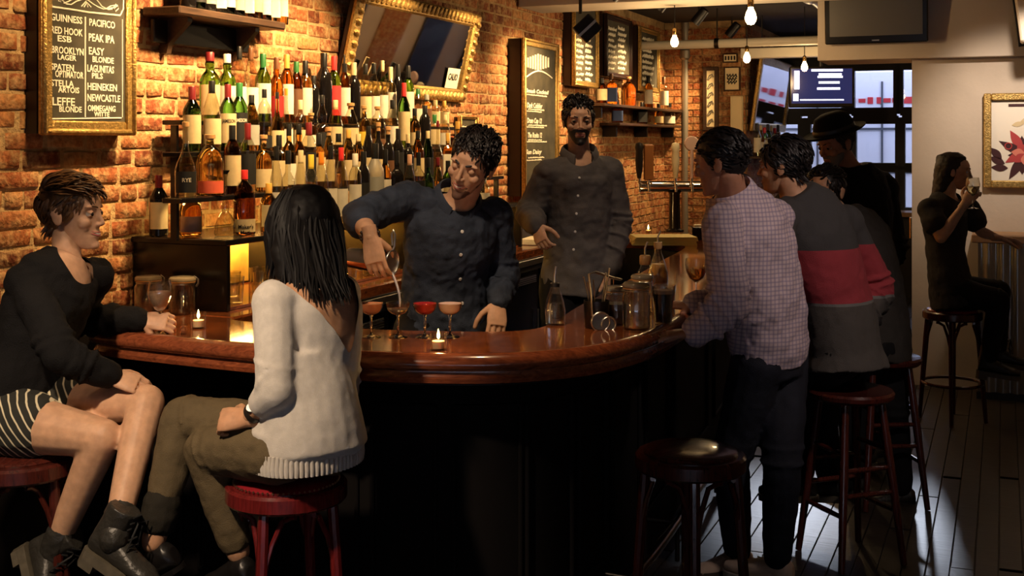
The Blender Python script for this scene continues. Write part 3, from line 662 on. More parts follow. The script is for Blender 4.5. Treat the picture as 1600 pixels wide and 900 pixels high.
SPEC = [ # tier, px, top row, radius, shape, glass, cap, label, lettering
 (A_, 328, 80, .045, 'whisky', 'green', 'dred', 'cream'), (A_, 355, 85, .040, 'whisky', 'green', 'white', 'white'), (A_, 374, 72, .034, 'slope', 'clear', 'black', 'white'), (A_, 392, 74, .036, 'slope', 'clear', 'brown', 'white'),
 (A_, 411, 85, .038, 'bord', 'green', 'green', 'white'), (A_, 432, 91, .036, 'squat', 'amber', 'brown', 'red'), (A_, 448, 86, .034, 'bord', 'amber', 'gold', 'white'), (A_, 463, 97, .032, 'slim', 'brown', 'green', 'brown'),
 (A_, 477, 95, .036, 'bord', 'gold', 'black', 'white'), (A_, 490, 117, .03, 'slim', 'black', 'black', None), (A_, 506, 84, .044, 'bord', 'black', 'black', None), (A_, 522, 88, .038, 'bord', 'green', 'bright', 'bright'),
 (A_, 538, 92, .034, 'bord', 'brown', 'spout', 'white'), (A_, 553, 98, .036, 'bord', 'black', 'cream', None), (A_, 571, 99, .036, 'slope', 'clear', 'black', 'cream'), (A_, 584, 99, .036, 'slope', 'clear', 'black', 'white'),
 (A_, 597, 95, .036, 'slope', 'clear', 'cream', 'white'), (A_, 610, 105, .036, 'bord', 'clear', 'cream', 'white'), (A_, 622, 102, .034, 'bord', 'black', 'black', None), (A_, 638, 104, .036, 'bord', 'green', 'black', 'white'),
 (A_, 653, 140, .04, 'slope', 'clear', 'green', 'white'), (A_, 667, 147, .03, 'slim', 'gold', 'grey', 'brown'), (A_, 680, 158, .032, 'slim', 'clear', 'cream', 'cream'), (A_, 694, 160, .032, 'bord', 'clear', 'gold', 'cream'),
 (B_, 300, 134, .038, 'bord', 'dgreen', 'dred', 'cream'), (B_, 331, 126, .040, 'slope', 'clear', 'black', 'cream'), (B_, 356, 132, .037, 'bord', 'green', 'dred', 'cream', 'JAMESON'), (B_, 374, 130, .037, 'bord', 'green', 'green', 'black', 'JAMESON'),
 (B_, 393, 150, .036, 'slope', 'gold', 'black', 'grey'), (B_, 413, 140, .036, 'jug', 'clear', 'black', 'black'), (B_, 433, 146, .034, 'long', 'gold', 'black', 'cream'), (B_, 447, 138, .033, 'long', 'clear', 'orange', 'white'),
 (B_, 469, 157, .034, 'squat', 'clear', 'cream', 'cream'), (B_, 486, 176, .034, 'squat', 'gold', 'cork', 'white'), (B_, 503, 148, .042, 'bulge', 'clear', 'black', 'black'), (B_, 524, 157, .038, 'slope', 'clear', 'cream', 'cream'),
 (B_, 548, 160, .044, 'slope', 'clear', 'cork', 'cream'), (B_, 569, 166, .036, 'squat', 'gold', 'cork', 'yellow'), (B_, 590, 165, .044, 'jug', 'clear', 'cork', 'brown'), (B_, 613, 155, .036, 'slope', 'clear', 'black', 'white'),
 (B_, 631, 130, .036, 'bord', 'green', 'bright', 'cream'), (B_, 648, 170, .036, 'squat', 'gold', 'black', 'cream'), (B_, 664, 165, .034, 'slim', 'black', 'black', None), (B_, 679, 178, .034, 'bord', 'clear', 'green', 'cream'), (B_, 695, 180, .034, 'slope', 'clear', 'cream', 'white'),
 (C_, 290, 191, .043, 'long', 'clear', 'cork', 'black', 'RYE'), (C_, 328, 212, .056, 'jug', 'gold', 'cork', 'redorange'), (C_, 363, 195, .037, 'bord', 'brown', 'black', 'cream'), (C_, 387, 193, .036, 'bord', 'clear', 'dred', 'black'),
 (C_, 412, 210, .038, 'squat', 'gold', 'cork', 'cream'), (D_, 432, 230, .03, 'slope', 'clear', 'black', 'white'), (D_, 450, 236, .034, 'squat', 'clear', 'black', 'cream'), (D_, 470, 234, .034, 'slope', 'clear', 'cream', 'white'), (D_, 486, 240, .03, 'slim', 'clear', 'yellow', 'yellow'),
 (D_, 502, 237, .036, 'slope', 'clear', 'orange', 'pink'), (D_, 517, 229, .032, 'slope', 'clear', 'black', 'white'), (D_, 533, 230, .034, 'slope', 'clear', 'bright', 'white'), (D_, 555, 240, .032, 'slim', 'clear', 'white', 'white'), (D_, 568, 238, .032, 'slim', 'black', 'black', 'black'),
 (D_, 586, 224, .046, 'bord', 'frost', 'black', 'grey'), (D_, 602, 232, .032, 'bord', 'amber', 'black', 'white'), (D_, 620, 235, .036, 'square', 'black', 'black', None), (D_, 640, 243, .034, 'slope', 'clear', 'pink', 'pink'), (D_, 654, 238, .034, 'square', 'clear', 'black', 'black'),
 (D_, 669, 246, .034, 'squat', 'dgreen', 'black', 'grey'), (D_, 684, 246, .034, 'slope', 'gold', 'dred', 'white'), (D_, 700, 252, .034, 'bord', 'green', 'black', 'cream'), (D_, 716, 255, .034, 'slope', 'clear', 'black', 'white'),
 (D_, 248, 273, .038, 'bord', 'black', 'dred', 'cream'), (D_, 298, 293, .047, 'squat', 'amber', 'cream', 'pink'), (D_, 352, 268, .046, 'decanter', 'clear', 'black', None), (D_, 382, 264, .046, 'jug', 'brown', 'bright', 'cream', "Maker's|Mark"),
 (D_, 420, 285, .036, 'bord', 'amber', 'gold', 'cream'), (D_, 757, 278, .034, 'slope', 'clear', 'grey', 'white'), (D_, 737, 282, .034, 'bord', 'gold', 'black', 'white')]
rf = random.Random(23); px = 436
while px < 722:                                # a packed row behind the front one
    SPEC.append((C_, px, rf.uniform(188, 214), rf.uniform(.031, .037), rf.choice(['bord', 'slope', 'squat', 'slim', 'whisky', 'long', 'square']), rf.choice(['clear', 'gold', 'clear', 'amber', 'black', 'gold', 'dgreen']), rf.choice(['black', 'cream', 'cork', 'gold', 'dred', 'black']), rf.choice(['cream', 'white', None, 'brown', 'cream', 'black'])))
    px += 15.5
TN = {'A': 'on the topmost tier', 'B': 'on the second tier', 'C': 'on the lowest tier', 'D': 'on the cabinet top'}
cnt = {}
for sp in sorted(SPEC, key=lambda s_: s_[1]):
    tier, px, yt, R, kind, g, cap, lab = sp[:8]; txt = sp[8] if len(sp) > 8 else None
    z, o = TIERS[tier]; o = {248: .10, 298: .205, 352: .335, 382: .37, 420: .40}.get(px, o) if tier == 'D' else o; u = wu(px, o); p = wp(u, o, z + .001); H = EYE - (yt - HOR) / F * p.y - z
    i = cnt.get(tier, 0); cnt[tier] = i + 1
    lbl = '%s %sbottle with %s cap, %s from left %s' % (GN[g], 'square ' if kind == 'square' else 'squat ' if kind in ('squat', 'jug') else '', CN.get(cap, cap), ORD[i], TN[tier])
    bottle(p, RW - math.radians(46) if px < 500 else RW - math.radians(56), kind, R, max(.16, min(.40, H)), g, cap, lab, lbl, 'liquor bottles on the back bar', txt, 'white' if (txt == 'RYE' or lab == 'black') else 'black')
# wall shelf bottles
rr = random.Random(11); x = wu(292, .11); i = 0; e = wu(440, .11)
SB = [('bord', 'black', 'black', None), ('bord', 'dgreen', 'black', 'black'), ('bord', 'black', 'black', 'grey'), ('square', 'clear', 'white', 'white'), ('bord', 'green', 'black', 'white'), ('slope', 'brown', 'black', 'grey'), ('square', 'amber', 'red', 'white'), ('bord', 'gold', 'black', 'cream'), ('slope', 'brown', 'gold', 'white'), ('square', 'clear', 'black', 'white'), ('bord', 'gold', 'dred', 'white')]
for (kind, g, cap, lab) in SB:
    bottle(wp(x, .115, sz + .001), RW - math.radians(50), kind, .036, .31, g, cap, lab, '%s bottle%s, %s from the left on the wall shelf' % (GN[g], ' with %s label' % lab if lab else '', ORD[i]), 'bottles on the high wall shelf'); i += 1; x += (e - wu(292, .11)) / 10.2
# far shelves
fr_ = [(940, 170, .05, 'bord', 'brown', 'black', 'cream', 32), (955, 165, .05, 'square', 'amber', 'brown', 'blue', 38), (982, 168, .07, 'jug', 'amber', 'cork', None, 36), (1013, 163, .045, 'bord', 'amber', 'black', 'white', 40), (1037, 163, .05, 'bord', 'clear', 'brown', 'white', 40), (1058, 163, .05, 'bord', 'clear', 'cream', 'white', 42)]
fr2 = [(964, 194, .05, 'square', 'brown', 'black', 'blue', 28), (1003, 193, .05, 'square', 'brown', 'black', 'black', 27), (1029, 193, .05, 'squat', 'amber', 'black', 'cream', 26), (1046, 190, .06, 'squat', 'clear', 'black', 'white', 28)]
for nm, lst, yb, wrd in (('upper', fr_, 166, 'upper'), ('lower', fr2, 193, 'lower')):
    o = .12; ua, ub = wu(lst[0][0] - 8, o), wu(lst[-1][0] + 8, o); z = wz(985, yb, o)
    t = wall_thing('small_shelf', 'narrow %s shelf of bottles on the far bricks' % wrd, 'shelf', ua, 0, z - .025)
    MB().box(((ub - ua) / 2, -.1, .0125), (ub - ua, .19, .024), b=.003).build('board', M_SHELF, t)
    for k in range(3): MB().box((.1 + k * (ub - ua - .2) / 2, -.07, -.05), (.03, .13, .1), b=.004).build('bracket', M_BLACKW, t)
    for i, (px, _, R, kind, g, cap, lab, hp) in enumerate(lst):
        u = wu(px, o); p = wp(u, o, z + .001); bottle(p, RW - math.radians(62), kind, R, hp / F * p.y * 1.25, g, cap, lab, '%s bottle, %s from the left on the far %s shelf' % (GN[g], ORD[i], wrd), 'bottles on the far wall shelves')
# upturned glasses inside the lit cabinet
tg = MB().lathe([(.026, 0.0), (.030, .002), (.037, .11), (.035, .11), (.028, .008), (.003, .008)], 16).mesh('tumbler', 50); tg.materials.append(G['thin'])
for k in range(34):
    o = .40 if k % 2 else .28; u = bu0 + .12 + (k // 2) * .185 + (.04 if k % 2 else 0)
    if abs(((u - bu0) % (bL / 4)) - 0) < .05: u += .06
    g_ = meshobj('tumbler', tg, None, None, wp(u, o, BZ + .0135)); tag(g_, 'clear tumbler in the lit cabinet, %s from left in the %s row' % (ORD[k // 2], 'front' if k % 2 else 'back'), 'glass', 'tumblers in the lit cabinet')
# ================================================================== PEOPLE
def V(*a): return Vector(a)
SCRATCH = bpy.data.scenes.new('scratch')     # a bare scene for evaluating the remesh quickly; removed at the end
class Blob:
    """Closed shapes fused into one skin by a voxel remesh."""
    def __init__(s): s.mb = MB()
    def cone(s, p0, p1, r0, r1, n=14):
        p0, p1 = Vector(p0), Vector(p1); d = p1 - p0; L = d.length
        if L < 1e-5: return s.ell(p0, (r0,) * 3)
        M = d.to_track_quat('Z', 'Y').to_matrix(); pr = [(max(r0 * math.sin(a), .0005), -r0 * math.cos(a)) for a in (0, .5, 1.0, 1.57)]
        pr += [(max(r1 * math.cos(a), .0005), L + r1 * math.sin(a)) for a in (0, .57, 1.07, 1.57)]
        s.mb.lathe(pr, n, p0, M); return s
    def chain(s, pts, rs, n=14):
        for i in range(len(pts) - 1): s.cone(pts[i], pts[i + 1], rs[i], rs[i + 1], n)
        return s
    def ell(s, c, r, M=None): s.mb.ball(c, tuple(r), 16, 10, M); return s
    def loft(s, secs, n=24):
        vs = []; fs = []
        for c, a, b in secs:
            for i in range(n): t = 2 * math.pi * i / n; vs.append(c + a * math.cos(t) + b * math.sin(t))
        k = len(secs)
        for j in range(k - 1):
            for i in range(n): fs.append([j * n + i, j * n + (i + 1) % n, (j + 1) * n + (i + 1) % n, (j + 1) * n + i])
        vs += [secs[0][0], secs[-1][0]]
        for i in range(n): fs.append([k * n, (i + 1) % n, i]); fs.append([k * n + 1, (k - 1) * n + i, (k - 1) * n + (i + 1) % n])
        s.mb.add(vs, fs); return s
    def fuse(s, voxel=.007, smooth=4, disp=()):
        me = s.mb.mesh('tmp'); o = bpy.data.objects.new('tmp', me); SCRATCH.collection.objects.link(o)
        m = o.modifiers.new('r', 'REMESH'); m.mode = 'VOXEL'; m.voxel_size = voxel
        if smooth: m = o.modifiers.new('s', 'SMOOTH'); m.factor = .5; m.iterations = smooth
        for sc, st in disp:
            t = bpy.data.textures.new('n', 'CLOUDS'); t.noise_scale = sc; t.noise_depth = 2
            m = o.modifiers.new('d', 'DISPLACE'); m.texture = t; m.strength = st; m.mid_level = .5; m.texture_coords = 'LOCAL'
        SCRATCH.view_layers[0].update(); dg = SCRATCH.view_layers[0].depsgraph; r = bpy.data.meshes.new_from_object(o.evaluated_get(dg))
        bpy.data.objects.remove(o); bpy.data.meshes.remove(me); return r
def cut_mesh(me, test, it=8):
    bm = bmesh.new(); bm.from_mesh(me); bmesh.ops.delete(bm, geom=[f for f in bm.faces if test(f.calc_center_median())], context='FACES')
    bmesh.ops.delete(bm, geom=[v for v in bm.verts if not v.link_faces], context='VERTS')
    rim = [(v, [e.other_vert(v) for e in v.link_edges if e.is_boundary]) for v in bm.verts if v.is_boundary]
    for _ in range(it):
        new = [(v, (v.co * 2 + sum((q.co for q in nb), Vector())) / (2 + len(nb))) for v, nb in rim if nb]
        for v, c in new: v.co = c
    near = {q for v, nb in rim for q in [e.other_vert(v) for e in v.link_edges] if not q.is_boundary}
    bmesh.ops.smooth_vert(bm, verts=list(near), factor=.5, use_axis_x=True, use_axis_y=True, use_axis_z=True)
    bm.to_mesh(me); bm.free(); return me
def thicken(me, t):
    bm = bmesh.new(); bm.from_mesh(me); bmesh.ops.solidify(bm, geom=bm.faces[:], thickness=t); bm.to_mesh(me); bm.free(); return me
def join(mes, name, M=None):
    mb = MB()
    for me in mes:
        o = len(mb.v); mb.v += [tuple(v.co) for v in me.vertices]; mb.f += [[i + o for i in p.vertices] for p in me.polygons]
    return mb
def piece(name, me, m, parent, org):
    """A fused mesh in world coordinates becomes a part of a thing standing at org."""
    me.transform(Matrix.Translation(-Vector(org))); me.name = name
    me.polygons.foreach_set('use_smooth', [True] * len(me.polygons)); me.materials.clear(); return meshobj(name, me, m, parent)
def basis(fwd, up):
    f = Vector(fwd).normalized(); x = (-f).cross(Vector(up)); x = (Vector(up).cross(f)); 
    x = f.cross(Vector(up)).normalized() * -1; z = x.cross(-f) * -1; z = (-f).cross(x) * -1
    y = -f; x = y.cross(Vector(up)).normalized(); z = x.cross(y).normalized()
    return Matrix((x, y, z)).transposed()     # columns: local x (their left), y (backwards), z (up)
def make_head(c, fwd, up, k=1.0, fem=False, lids=.35, smile=.0, voxel=.003, nose=None):
    R = basis(fwd, up); b = Blob(); jw = .92 if fem else 1.0; ns = nose or (.8 if fem else .88)
    b.ell((0, .017, .034), (.073, .092, .082))
    b.loft([(V(0, -.020, .075), V(.050, 0, 0), V(0, .050, 0)), (V(0, -.026, .045), V(.061, 0, 0), V(0, .060, 0)), (V(0, -.025, .012), V(.064, 0, 0), V(0, .061, 0)), (V(0, -.024, -.022), V(.062 * jw, 0, 0), V(0, .061, 0)), (V(0, -.025, -.048), V(.055 * jw, 0, 0), V(0, .060, 0)),
            (V(0, -.030, -.072), V(.046 * jw, 0, 0), V(0, .055, 0)), (V(0, -.040, -.094), V(.034 * jw, 0, 0), V(0, .045, 0)), (V(0, -.054, -.110), V(.019, 0, 0), V(0, .026, 0))])
    b.ell((0, -.076, -.098), (.019, .014, .014)); b.chain([V(0, -.083, .018), V(0, -.083 - .012 * ns, -.010), V(0, -.084 - .021 * ns, -.027)], [.0068, .0076 * ns + .001, .0098 * ns])
    for s in (-1, 1):
        b.ell((s * .0105 * ns, -.090, -.0315), (.0078 * ns, .010, .0068)); b.ell((s * .030, -.076 + (.004 if fem else 0), .025), (.025, .0095, .007)); b.ell((s * .039, -.058, -.024), (.022, .021, .021))
        b.ell((s * .073, .016, -.006), (.007, .018, .030), Matrix.Rotation(-.25, 3, 'X')); b.ell((s * .077, .022, .006), (.006, .015, .017))
        if smile: b.ell((s * .034, -.060, -.040), (.013, .014, .014))
    b.ell((0, -.083, -.057), (.021, .008, .006)); b.ell((0, -.082, -.068), (.018, .008, .006))
    me = b.fuse(voxel / k, 7)
    eyes = [V(s * .0315, -.0755, .004) for s in (-1, 1)]
    for v in me.vertices:
        p = v.co
        for e in eyes:
            d = (p - e); q = (d.x / .018) ** 2 + (d.y / .03) ** 2 + (d.z / .0115) ** 2
            if q < 4: v.co += V(0, .0085, 0) * math.exp(-q)
        q = (p.x / .024) ** 2 + ((p.z + .0625) / .004) ** 2
        if q < 5 and p.y < -.06: v.co += V(0, .0045, 0) * math.exp(-q)
    parts = [me]
    for e in eyes:                              # eyelids
        cov = 1.02 + lids * 1.05
        mb = MB(); mb.lathe([(.0136 * math.sin(a), .0136 * math.cos(a)) for a in [.03 + i * cov / 7 for i in range(8)]], 16, e + V(0, .0052, 0), Matrix.Rotation(.42, 3, 'X')); parts.append(mb.mesh('lid'))
        mb = MB(); mb.lathe([(.0134 * math.sin(a), -.0134 * math.cos(a)) for a in [.03 + i * 1.0 / 5 for i in range(6)]], 16, e + V(0, .0052, 0), Matrix.Rotation(-.38, 3, 'X')); parts.append(mb.mesh('lid'))
    T = Matrix.Translation(c) @ (R * k).to_4x4()
    for p in parts: p.transform(T)
    return parts, T, eyes
def make_hand(wrist, dirv, back, side, curl=(.3, .3, .35, .4, .45), spread=.06, k=1.0, thumb_in=.0, voxel=.0028):
    x = Vector(dirv).normalized(); z = Vector(back); z = (z - x * z.dot(x)).normalized(); th = (x.cross(z) if side == 'L' else z.cross(x))
    T = Matrix.Translation(wrist) @ (Matrix((x, th, z)).transposed() * k).to_4x4(); b = Blob()
    b.loft([(V(-.04, 0, 0), V(0, .027, 0), V(0, 0, .023)), (V(.0, 0, 0), V(0, .027, 0), V(0, 0, .0215)), (V(.03, .001, 0), V(0, .036, 0), V(0, 0, .017)), (V(.07, .0, .001), V(0, .041, 0), V(0, 0, .014)), (V(.094, 0, 0), V(0, .039, 0), V(0, 0, .011))], 16)
    for i, (y, L, rr) in enumerate(((.029, .072, .0088), (.0095, .080, .009), (-.0105, .074, .0086), (-.029, .058, .0076))):
        c = curl[i + 1]; a = c * .8; p = V(.086, y, 0); yaw = (1.5 - i) * spread; pts = [p]
        for q, f in enumerate((.46, .30, .24)):
            d = V(math.cos(a) * math.cos(yaw), math.sin(yaw), -math.sin(a)); p = p + d * L * f; pts.append(p); a += c * (1.15 if q == 0 else .75)
        b.chain(pts, [rr * 1.05, rr, rr * .93, rr * .8], 10)
    c = curl[0]; p = V(.022, .026, -.006); pts = [p]; d = V(.62, .70 - thumb_in, -.30 - c * .3).normalized()
    for f in (.042, .032, .026): p = p + d * f; pts.append(p); d = (d + V(.25, -.45 * c - .1, -.35 * c)).normalized()
    b.chain(pts, [.0145, .0115, .0105, .0088], 10)
    me = b.fuse(voxel / k, 2); me.transform(T); return me, T
def torso_secs(J, D, e=0.0, low=0.12, top=1.0):
    pel, neck = J['pel'], J['neck']; mid = J.get('waist', (pel + neck) / 2); hs = (J['hl'] - J['hr']).normalized(); ss = (J['sl'] - J['sr']).normalized(); out = []
    for t, wdt, dep in ((-low, D['hip'][0] * .92, D['hip'][1] * .95), (0, *D['hip']), (.2, (D['hip'][0] + D['waist'][0]) / 2, (D['hip'][1] + D['waist'][1]) / 2), (.42, *D['waist']), (.66, *D['rib']), (.82, D['rib'][0] * 1.02, D['rib'][1]), (.93, D['sh'] * .88, D['rib'][1] * .78), (1.0, D['sh'] * .55, D['rib'][1] * .62), (1.05, D['sh'] * .34, D['rib'][1] * .5)):
        if t > top + .06: continue
        p = pel * (1 - t) ** 2 + mid * 2 * t * (1 - t) + neck * t * t; g = (mid - pel) * 2 * (1 - t) + (neck - mid) * 2 * t; g.normalize()
        s = hs.lerp(ss, max(0, min(1, t))).normalized(); s = (s - g * s.dot(g)).normalized(); f = s.cross(g).normalized()
        out.append((p, s * (wdt + e), f * (dep + e)))
    return out
MALE = dict(hip=(.165, .115), waist=(.150, .108), rib=(.172, .122), sh=.195, ua=.051, el=.042, fa=.043, wr=.029, th=.088, kn=.060, ca=.058, an=.040, nk=.058)
FEM = dict(hip=(.165, .112), waist=(.125, .092), rib=(.142, .102), sh=.162, ua=.041, el=.034, fa=.036, wr=.025, th=.082, kn=.056, ca=.052, an=.036, nk=.047)
def skin(name, c): return mat(name, c, .5, spec=.35, var=.18, vscale=35, sss=.15, bump=.06, bscale=250)
def body(root, org, J, D, headp, hands, sk, feet=True, voxel=.0075):
    """head, neck, trunk, limbs and hands as one mesh."""
    b = Blob(); b.loft(torso_secs(J, D)); hc, hf, hu, hk, kw = headp; R = basis(hf, hu)
    nk0 = hc + R @ V(0, .022, -.055) * hk; b.chain([nk0, J['neck'] + V(0, 0, -.03)], [D['nk'] * .95, D['nk'] * 1.08])
    for s in 'lr':
        b.ell(J['s' + s], (D['ua'] * 1.25,) * 3); b.cone(J['neck'] + V(0, 0, -.03), J['s' + s], D['nk'] * .85, D['ua'] * 1.1)
        b.chain([J['s' + s], J['e' + s], J['e' + s].lerp(J['w' + s], .3), J['w' + s]], [D['ua'] * 1.12, D['el'], D['fa'], D['wr'] * .84])
        if feet:
            h, kn, an = J['h' + s], J['k' + s], J['a' + s]; b.chain([h, h.lerp(kn, .35), kn, kn.lerp(an, .28), an], [D['th'] * 1.08, D['th'] * .98, D['kn'], D['ca'], D['an']])
    main = b.fuse(voxel, 5); hp, T, eyes = make_head(hc, hf, hu, hk, **kw); parts = [main] + hp
    for h in hands: parts.append(make_hand(*h[0], **h[1])[0])
    mb = join(parts, 'body'); me = bpy.data.meshes.new('body'); me.from_pydata(mb.v, [], mb.f); me.update()
    o = piece('body', me, sk, root, org)
    for e in (eyes if kw.get('lids', .35) < .7 else []):
        m_ = MB(); m_.ball((e + V(0, .0052, 0)), .0126, 12, 8); q = m_.mesh('eye', 80); q.transform(T); eo = piece('eye', q, mat('eye_white', (.5, .44, .38), .3), o, org)
        m_ = MB(); m_.ball((e + V(0, -.0048, -.001)), (.0084, .0044, .0076), 12, 8); q = m_.mesh('iris', 80); q.transform(T); piece('iris', q, mat('iris_dark', (.012, .008, .006), .15), eo, org)
    return o, T
def face_bits(bo, T, org, hairm, lipc=(.36, .11, .09), brow=.0032, smile=0.0):
    for s in (-1, 1):
        m_ = MB(); m_.tube([(s * (.013 + i * .0085), -.0895 + i * i * .0019, .0225 + [0, .003, .005, .0045, 0][i]) for i in range(5)], [brow * .8, brow, brow, brow * .8, brow * .4], 6); q = m_.mesh('eyebrow', 60); q.transform(T); piece('eyebrow', q, hairm, bo, org)
    m_ = MB(); wd = .022 + smile * .006; up = .003 + smile * .006; gp = smile * .0022
    for z, r_ in ((-.0588 + gp, .0028), (-.0662 - gp, .0034)): m_.tube([(x * wd, -.0905 + abs(x) ** 1.7 * (.012 + smile * .006), z + abs(x) ** 1.5 * up - (gp if z > -.06 else -gp) * abs(x)) for x in (-1, -.6, -.25, 0, .25, .6, 1)], [r_ * .3, r_ * .8, r_, r_ * .85, r_, r_ * .8, r_ * .3], 8)
    q = m_.mesh('lips', 60); q.transform(T); piece('lips', q, mat('lips_%.2f' % lipc[0], lipc, .4), bo, org)
    if smile:
        m_ = MB(); m_.tube([(x * wd * .8, -.0895 + abs(x) ** 1.7 * .013, -.0622 + abs(x) ** 1.5 * up) for x in (-1, -.5, 0, .5, 1)], [.0012, .0036, .0040, .0036, .0012], 8); q = m_.mesh('teeth', 60); q.transform(T); piece('teeth', q, mat('teeth', (.72, .66, .56), .3), bo, org)
HC, HR = V(0, .018, .034), V(.0755, .0955, .0855)
def hairline(p, low=-.055, temple=.0):
    """inside the hair-bearing scalp?"""
    x, y, z = p
    if z > .066: return y > -.098 + max(0, .082 - z) * .5
    if z > .005: return y > -.030 - (z - .005) * .75 + abs(.05 - abs(x)) * .0 + temple
    if z > -.022: return y > (-.026 if abs(x) > .05 else 0)
    return y > .030 and z > low
def scalp_hair(T, seed, n, comb, length, r=.005, rise=lambda d: .06, curl=0.0, low=-.055, thick=1.035, jit=.22):
    """A close cap that stops at the hairline plus combed locks lying on it."""
    rr = random.Random(seed); b = Blob(); b.ell(HC, HR * thick); b.ell((0, .044, -.012), (.058, .052, .050)); me = b.fuse(.0045, 3, ((.012, .004),))
    cut_mesh(me, lambda p: not hairline(p, low), 3); mb = MB(); mb.v += [tuple(v.co) for v in me.vertices]; mb.f += [list(p.vertices) for p in me.polygons]; made = 0; tries = 0
    while made < n and tries < n * 40:
        tries += 1; d = V(rr.gauss(0, 1), rr.gauss(0, 1), rr.gauss(0, 1)).normalized(); p = HC + V(d.x * HR.x, d.y * HR.y, d.z * HR.z) * thick
        if not hairline(p, low): continue
        made += 1; L = length(d) * rr.uniform(.7, 1.2); ri = rise(d) * rr.uniform(.6, 1.25); pts = [p]; ph = rr.uniform(0, 6); cv = comb(d).normalized() + V(rr.gauss(0, jit), rr.gauss(0, jit), rr.gauss(0, jit)); q = p
        for i in range(5):
            t = (i + 1) / 5; v = cv + V(math.sin(ph + t * 5), math.cos(ph + t * 4.3), math.sin(ph * 2 + t * 6)) * curl; q = q + v.normalized() * (L / 5); w_ = q - HC; m_ = V(w_.x / HR.x, w_.y / HR.y, w_.z / HR.z)
            if q.z > -.045 or q.y < .02: q = HC + V(m_.x * HR.x, m_.y * HR.y, m_.z * HR.z) * ((thick + .012 + ri * math.sin(t * 1.9)) / max(m_.length, .3))
            pts.append(q)
        w0 = r * rr.uniform(.7, 1.3); mb.tube(pts, [w0 * .6, w0, w0, w0 * .85, w0 * .6, w0 * .12], 5, flat=.7)
    me = mb.mesh('hair', 70); me.transform(T); return me
def shirt(J, D, e=.014, low=.16, sleeves=('long', 'long'), voxel=.0075, disp=((.09, .016), (.03, .006)), hemflare=.01, smooth=4, extra=None, cuff=.012):
    b = Blob(); secs = torso_secs(J, D, e, low); secs[0] = (secs[0][0], secs[0][1] * (1 + hemflare * 4), secs[0][2] * (1 + hemflare * 4)); b.loft(secs)
    for s, kind in zip('lr', sleeves):
        S, E, Wr = J['s' + s], J['e' + s], J['w' + s]; b.ell(S, (D['ua'] * 1.25 + e,) * 3); b.cone(J['neck'] + V(0, 0, -.035), S, D['nk'] * .85 + e * .8, D['ua'] * 1.1 + e)
        if kind == 'long': b.chain([S, E, E.lerp(Wr, .35), E.lerp(Wr, .93)], [D['ua'] * 1.12 + e, D['el'] + e * 1.2, D['fa'] + e, D['wr'] + e * 1.25])
        elif kind == 'rolled':
            q = E.lerp(Wr, .22); b.chain([S, E, q], [D['ua'] * 1.12 + e, D['el'] + e * 1.4, D['fa'] + e * 1.3]); 
        elif kind == 'short': b.cone(S, S.lerp(E, .5), D['ua'] * 1.12 + e, D['ua'] + e * 1.8)
        if kind != 'short':                       # bunched folds across the elbow
            for t in (.78, .9): p = S.lerp(E, t); b.ell(p, (D['el'] + e * 1.9, D['el'] + e * 1.9, .018), (E - S).to_track_quat('Z', 'Y').to_matrix() @ Matrix.Rotation(.35, 3, 'X'))
            if kind == 'long':
                for t in (.12, .3, .55): p = E.lerp(Wr, t); b.ell(p, (D['fa'] + e * 1.7, D['fa'] + e * 1.7, .013), (Wr - E).to_track_quat('Z', 'Y').to_matrix() @ Matrix.Rotation(.3 - t, 3, 'Y'))
    if extra: extra(b)
    return b.fuse(voxel, smooth, disp)
def trousers(J, D, e=.010, to=(.97, .97), voxel=.008, disp=((.07, .010),), waist=.12):
    b = Blob(); s3 = torso_secs(J, D, e * .8, .14)[:3]; b.loft(s3)
    for s, t in zip('lr', to):
        h, kn, an = J['h' + s], J['k' + s], J['a' + s]
        b.chain([h, h.lerp(kn, .35), kn], [D['th'] * 1.08 + e, D['th'] * .98 + e, D['kn'] + e])
        if t > .3: b.chain([kn, kn.lerp(an, .28), kn.lerp(an, t)], [D['kn'] + e, D['ca'] + e, D['an'] + e * 1.3])
        for q in (.8, .93): p = h.lerp(kn, q); b.ell(p, (D['kn'] + e * 2.2, D['kn'] + e * 2.2, .014), (kn - h).to_track_quat('Z', 'Y').to_matrix() @ Matrix.Rotation(.3, 3, 'X'))
    return b.fuse(voxel, 4, disp)
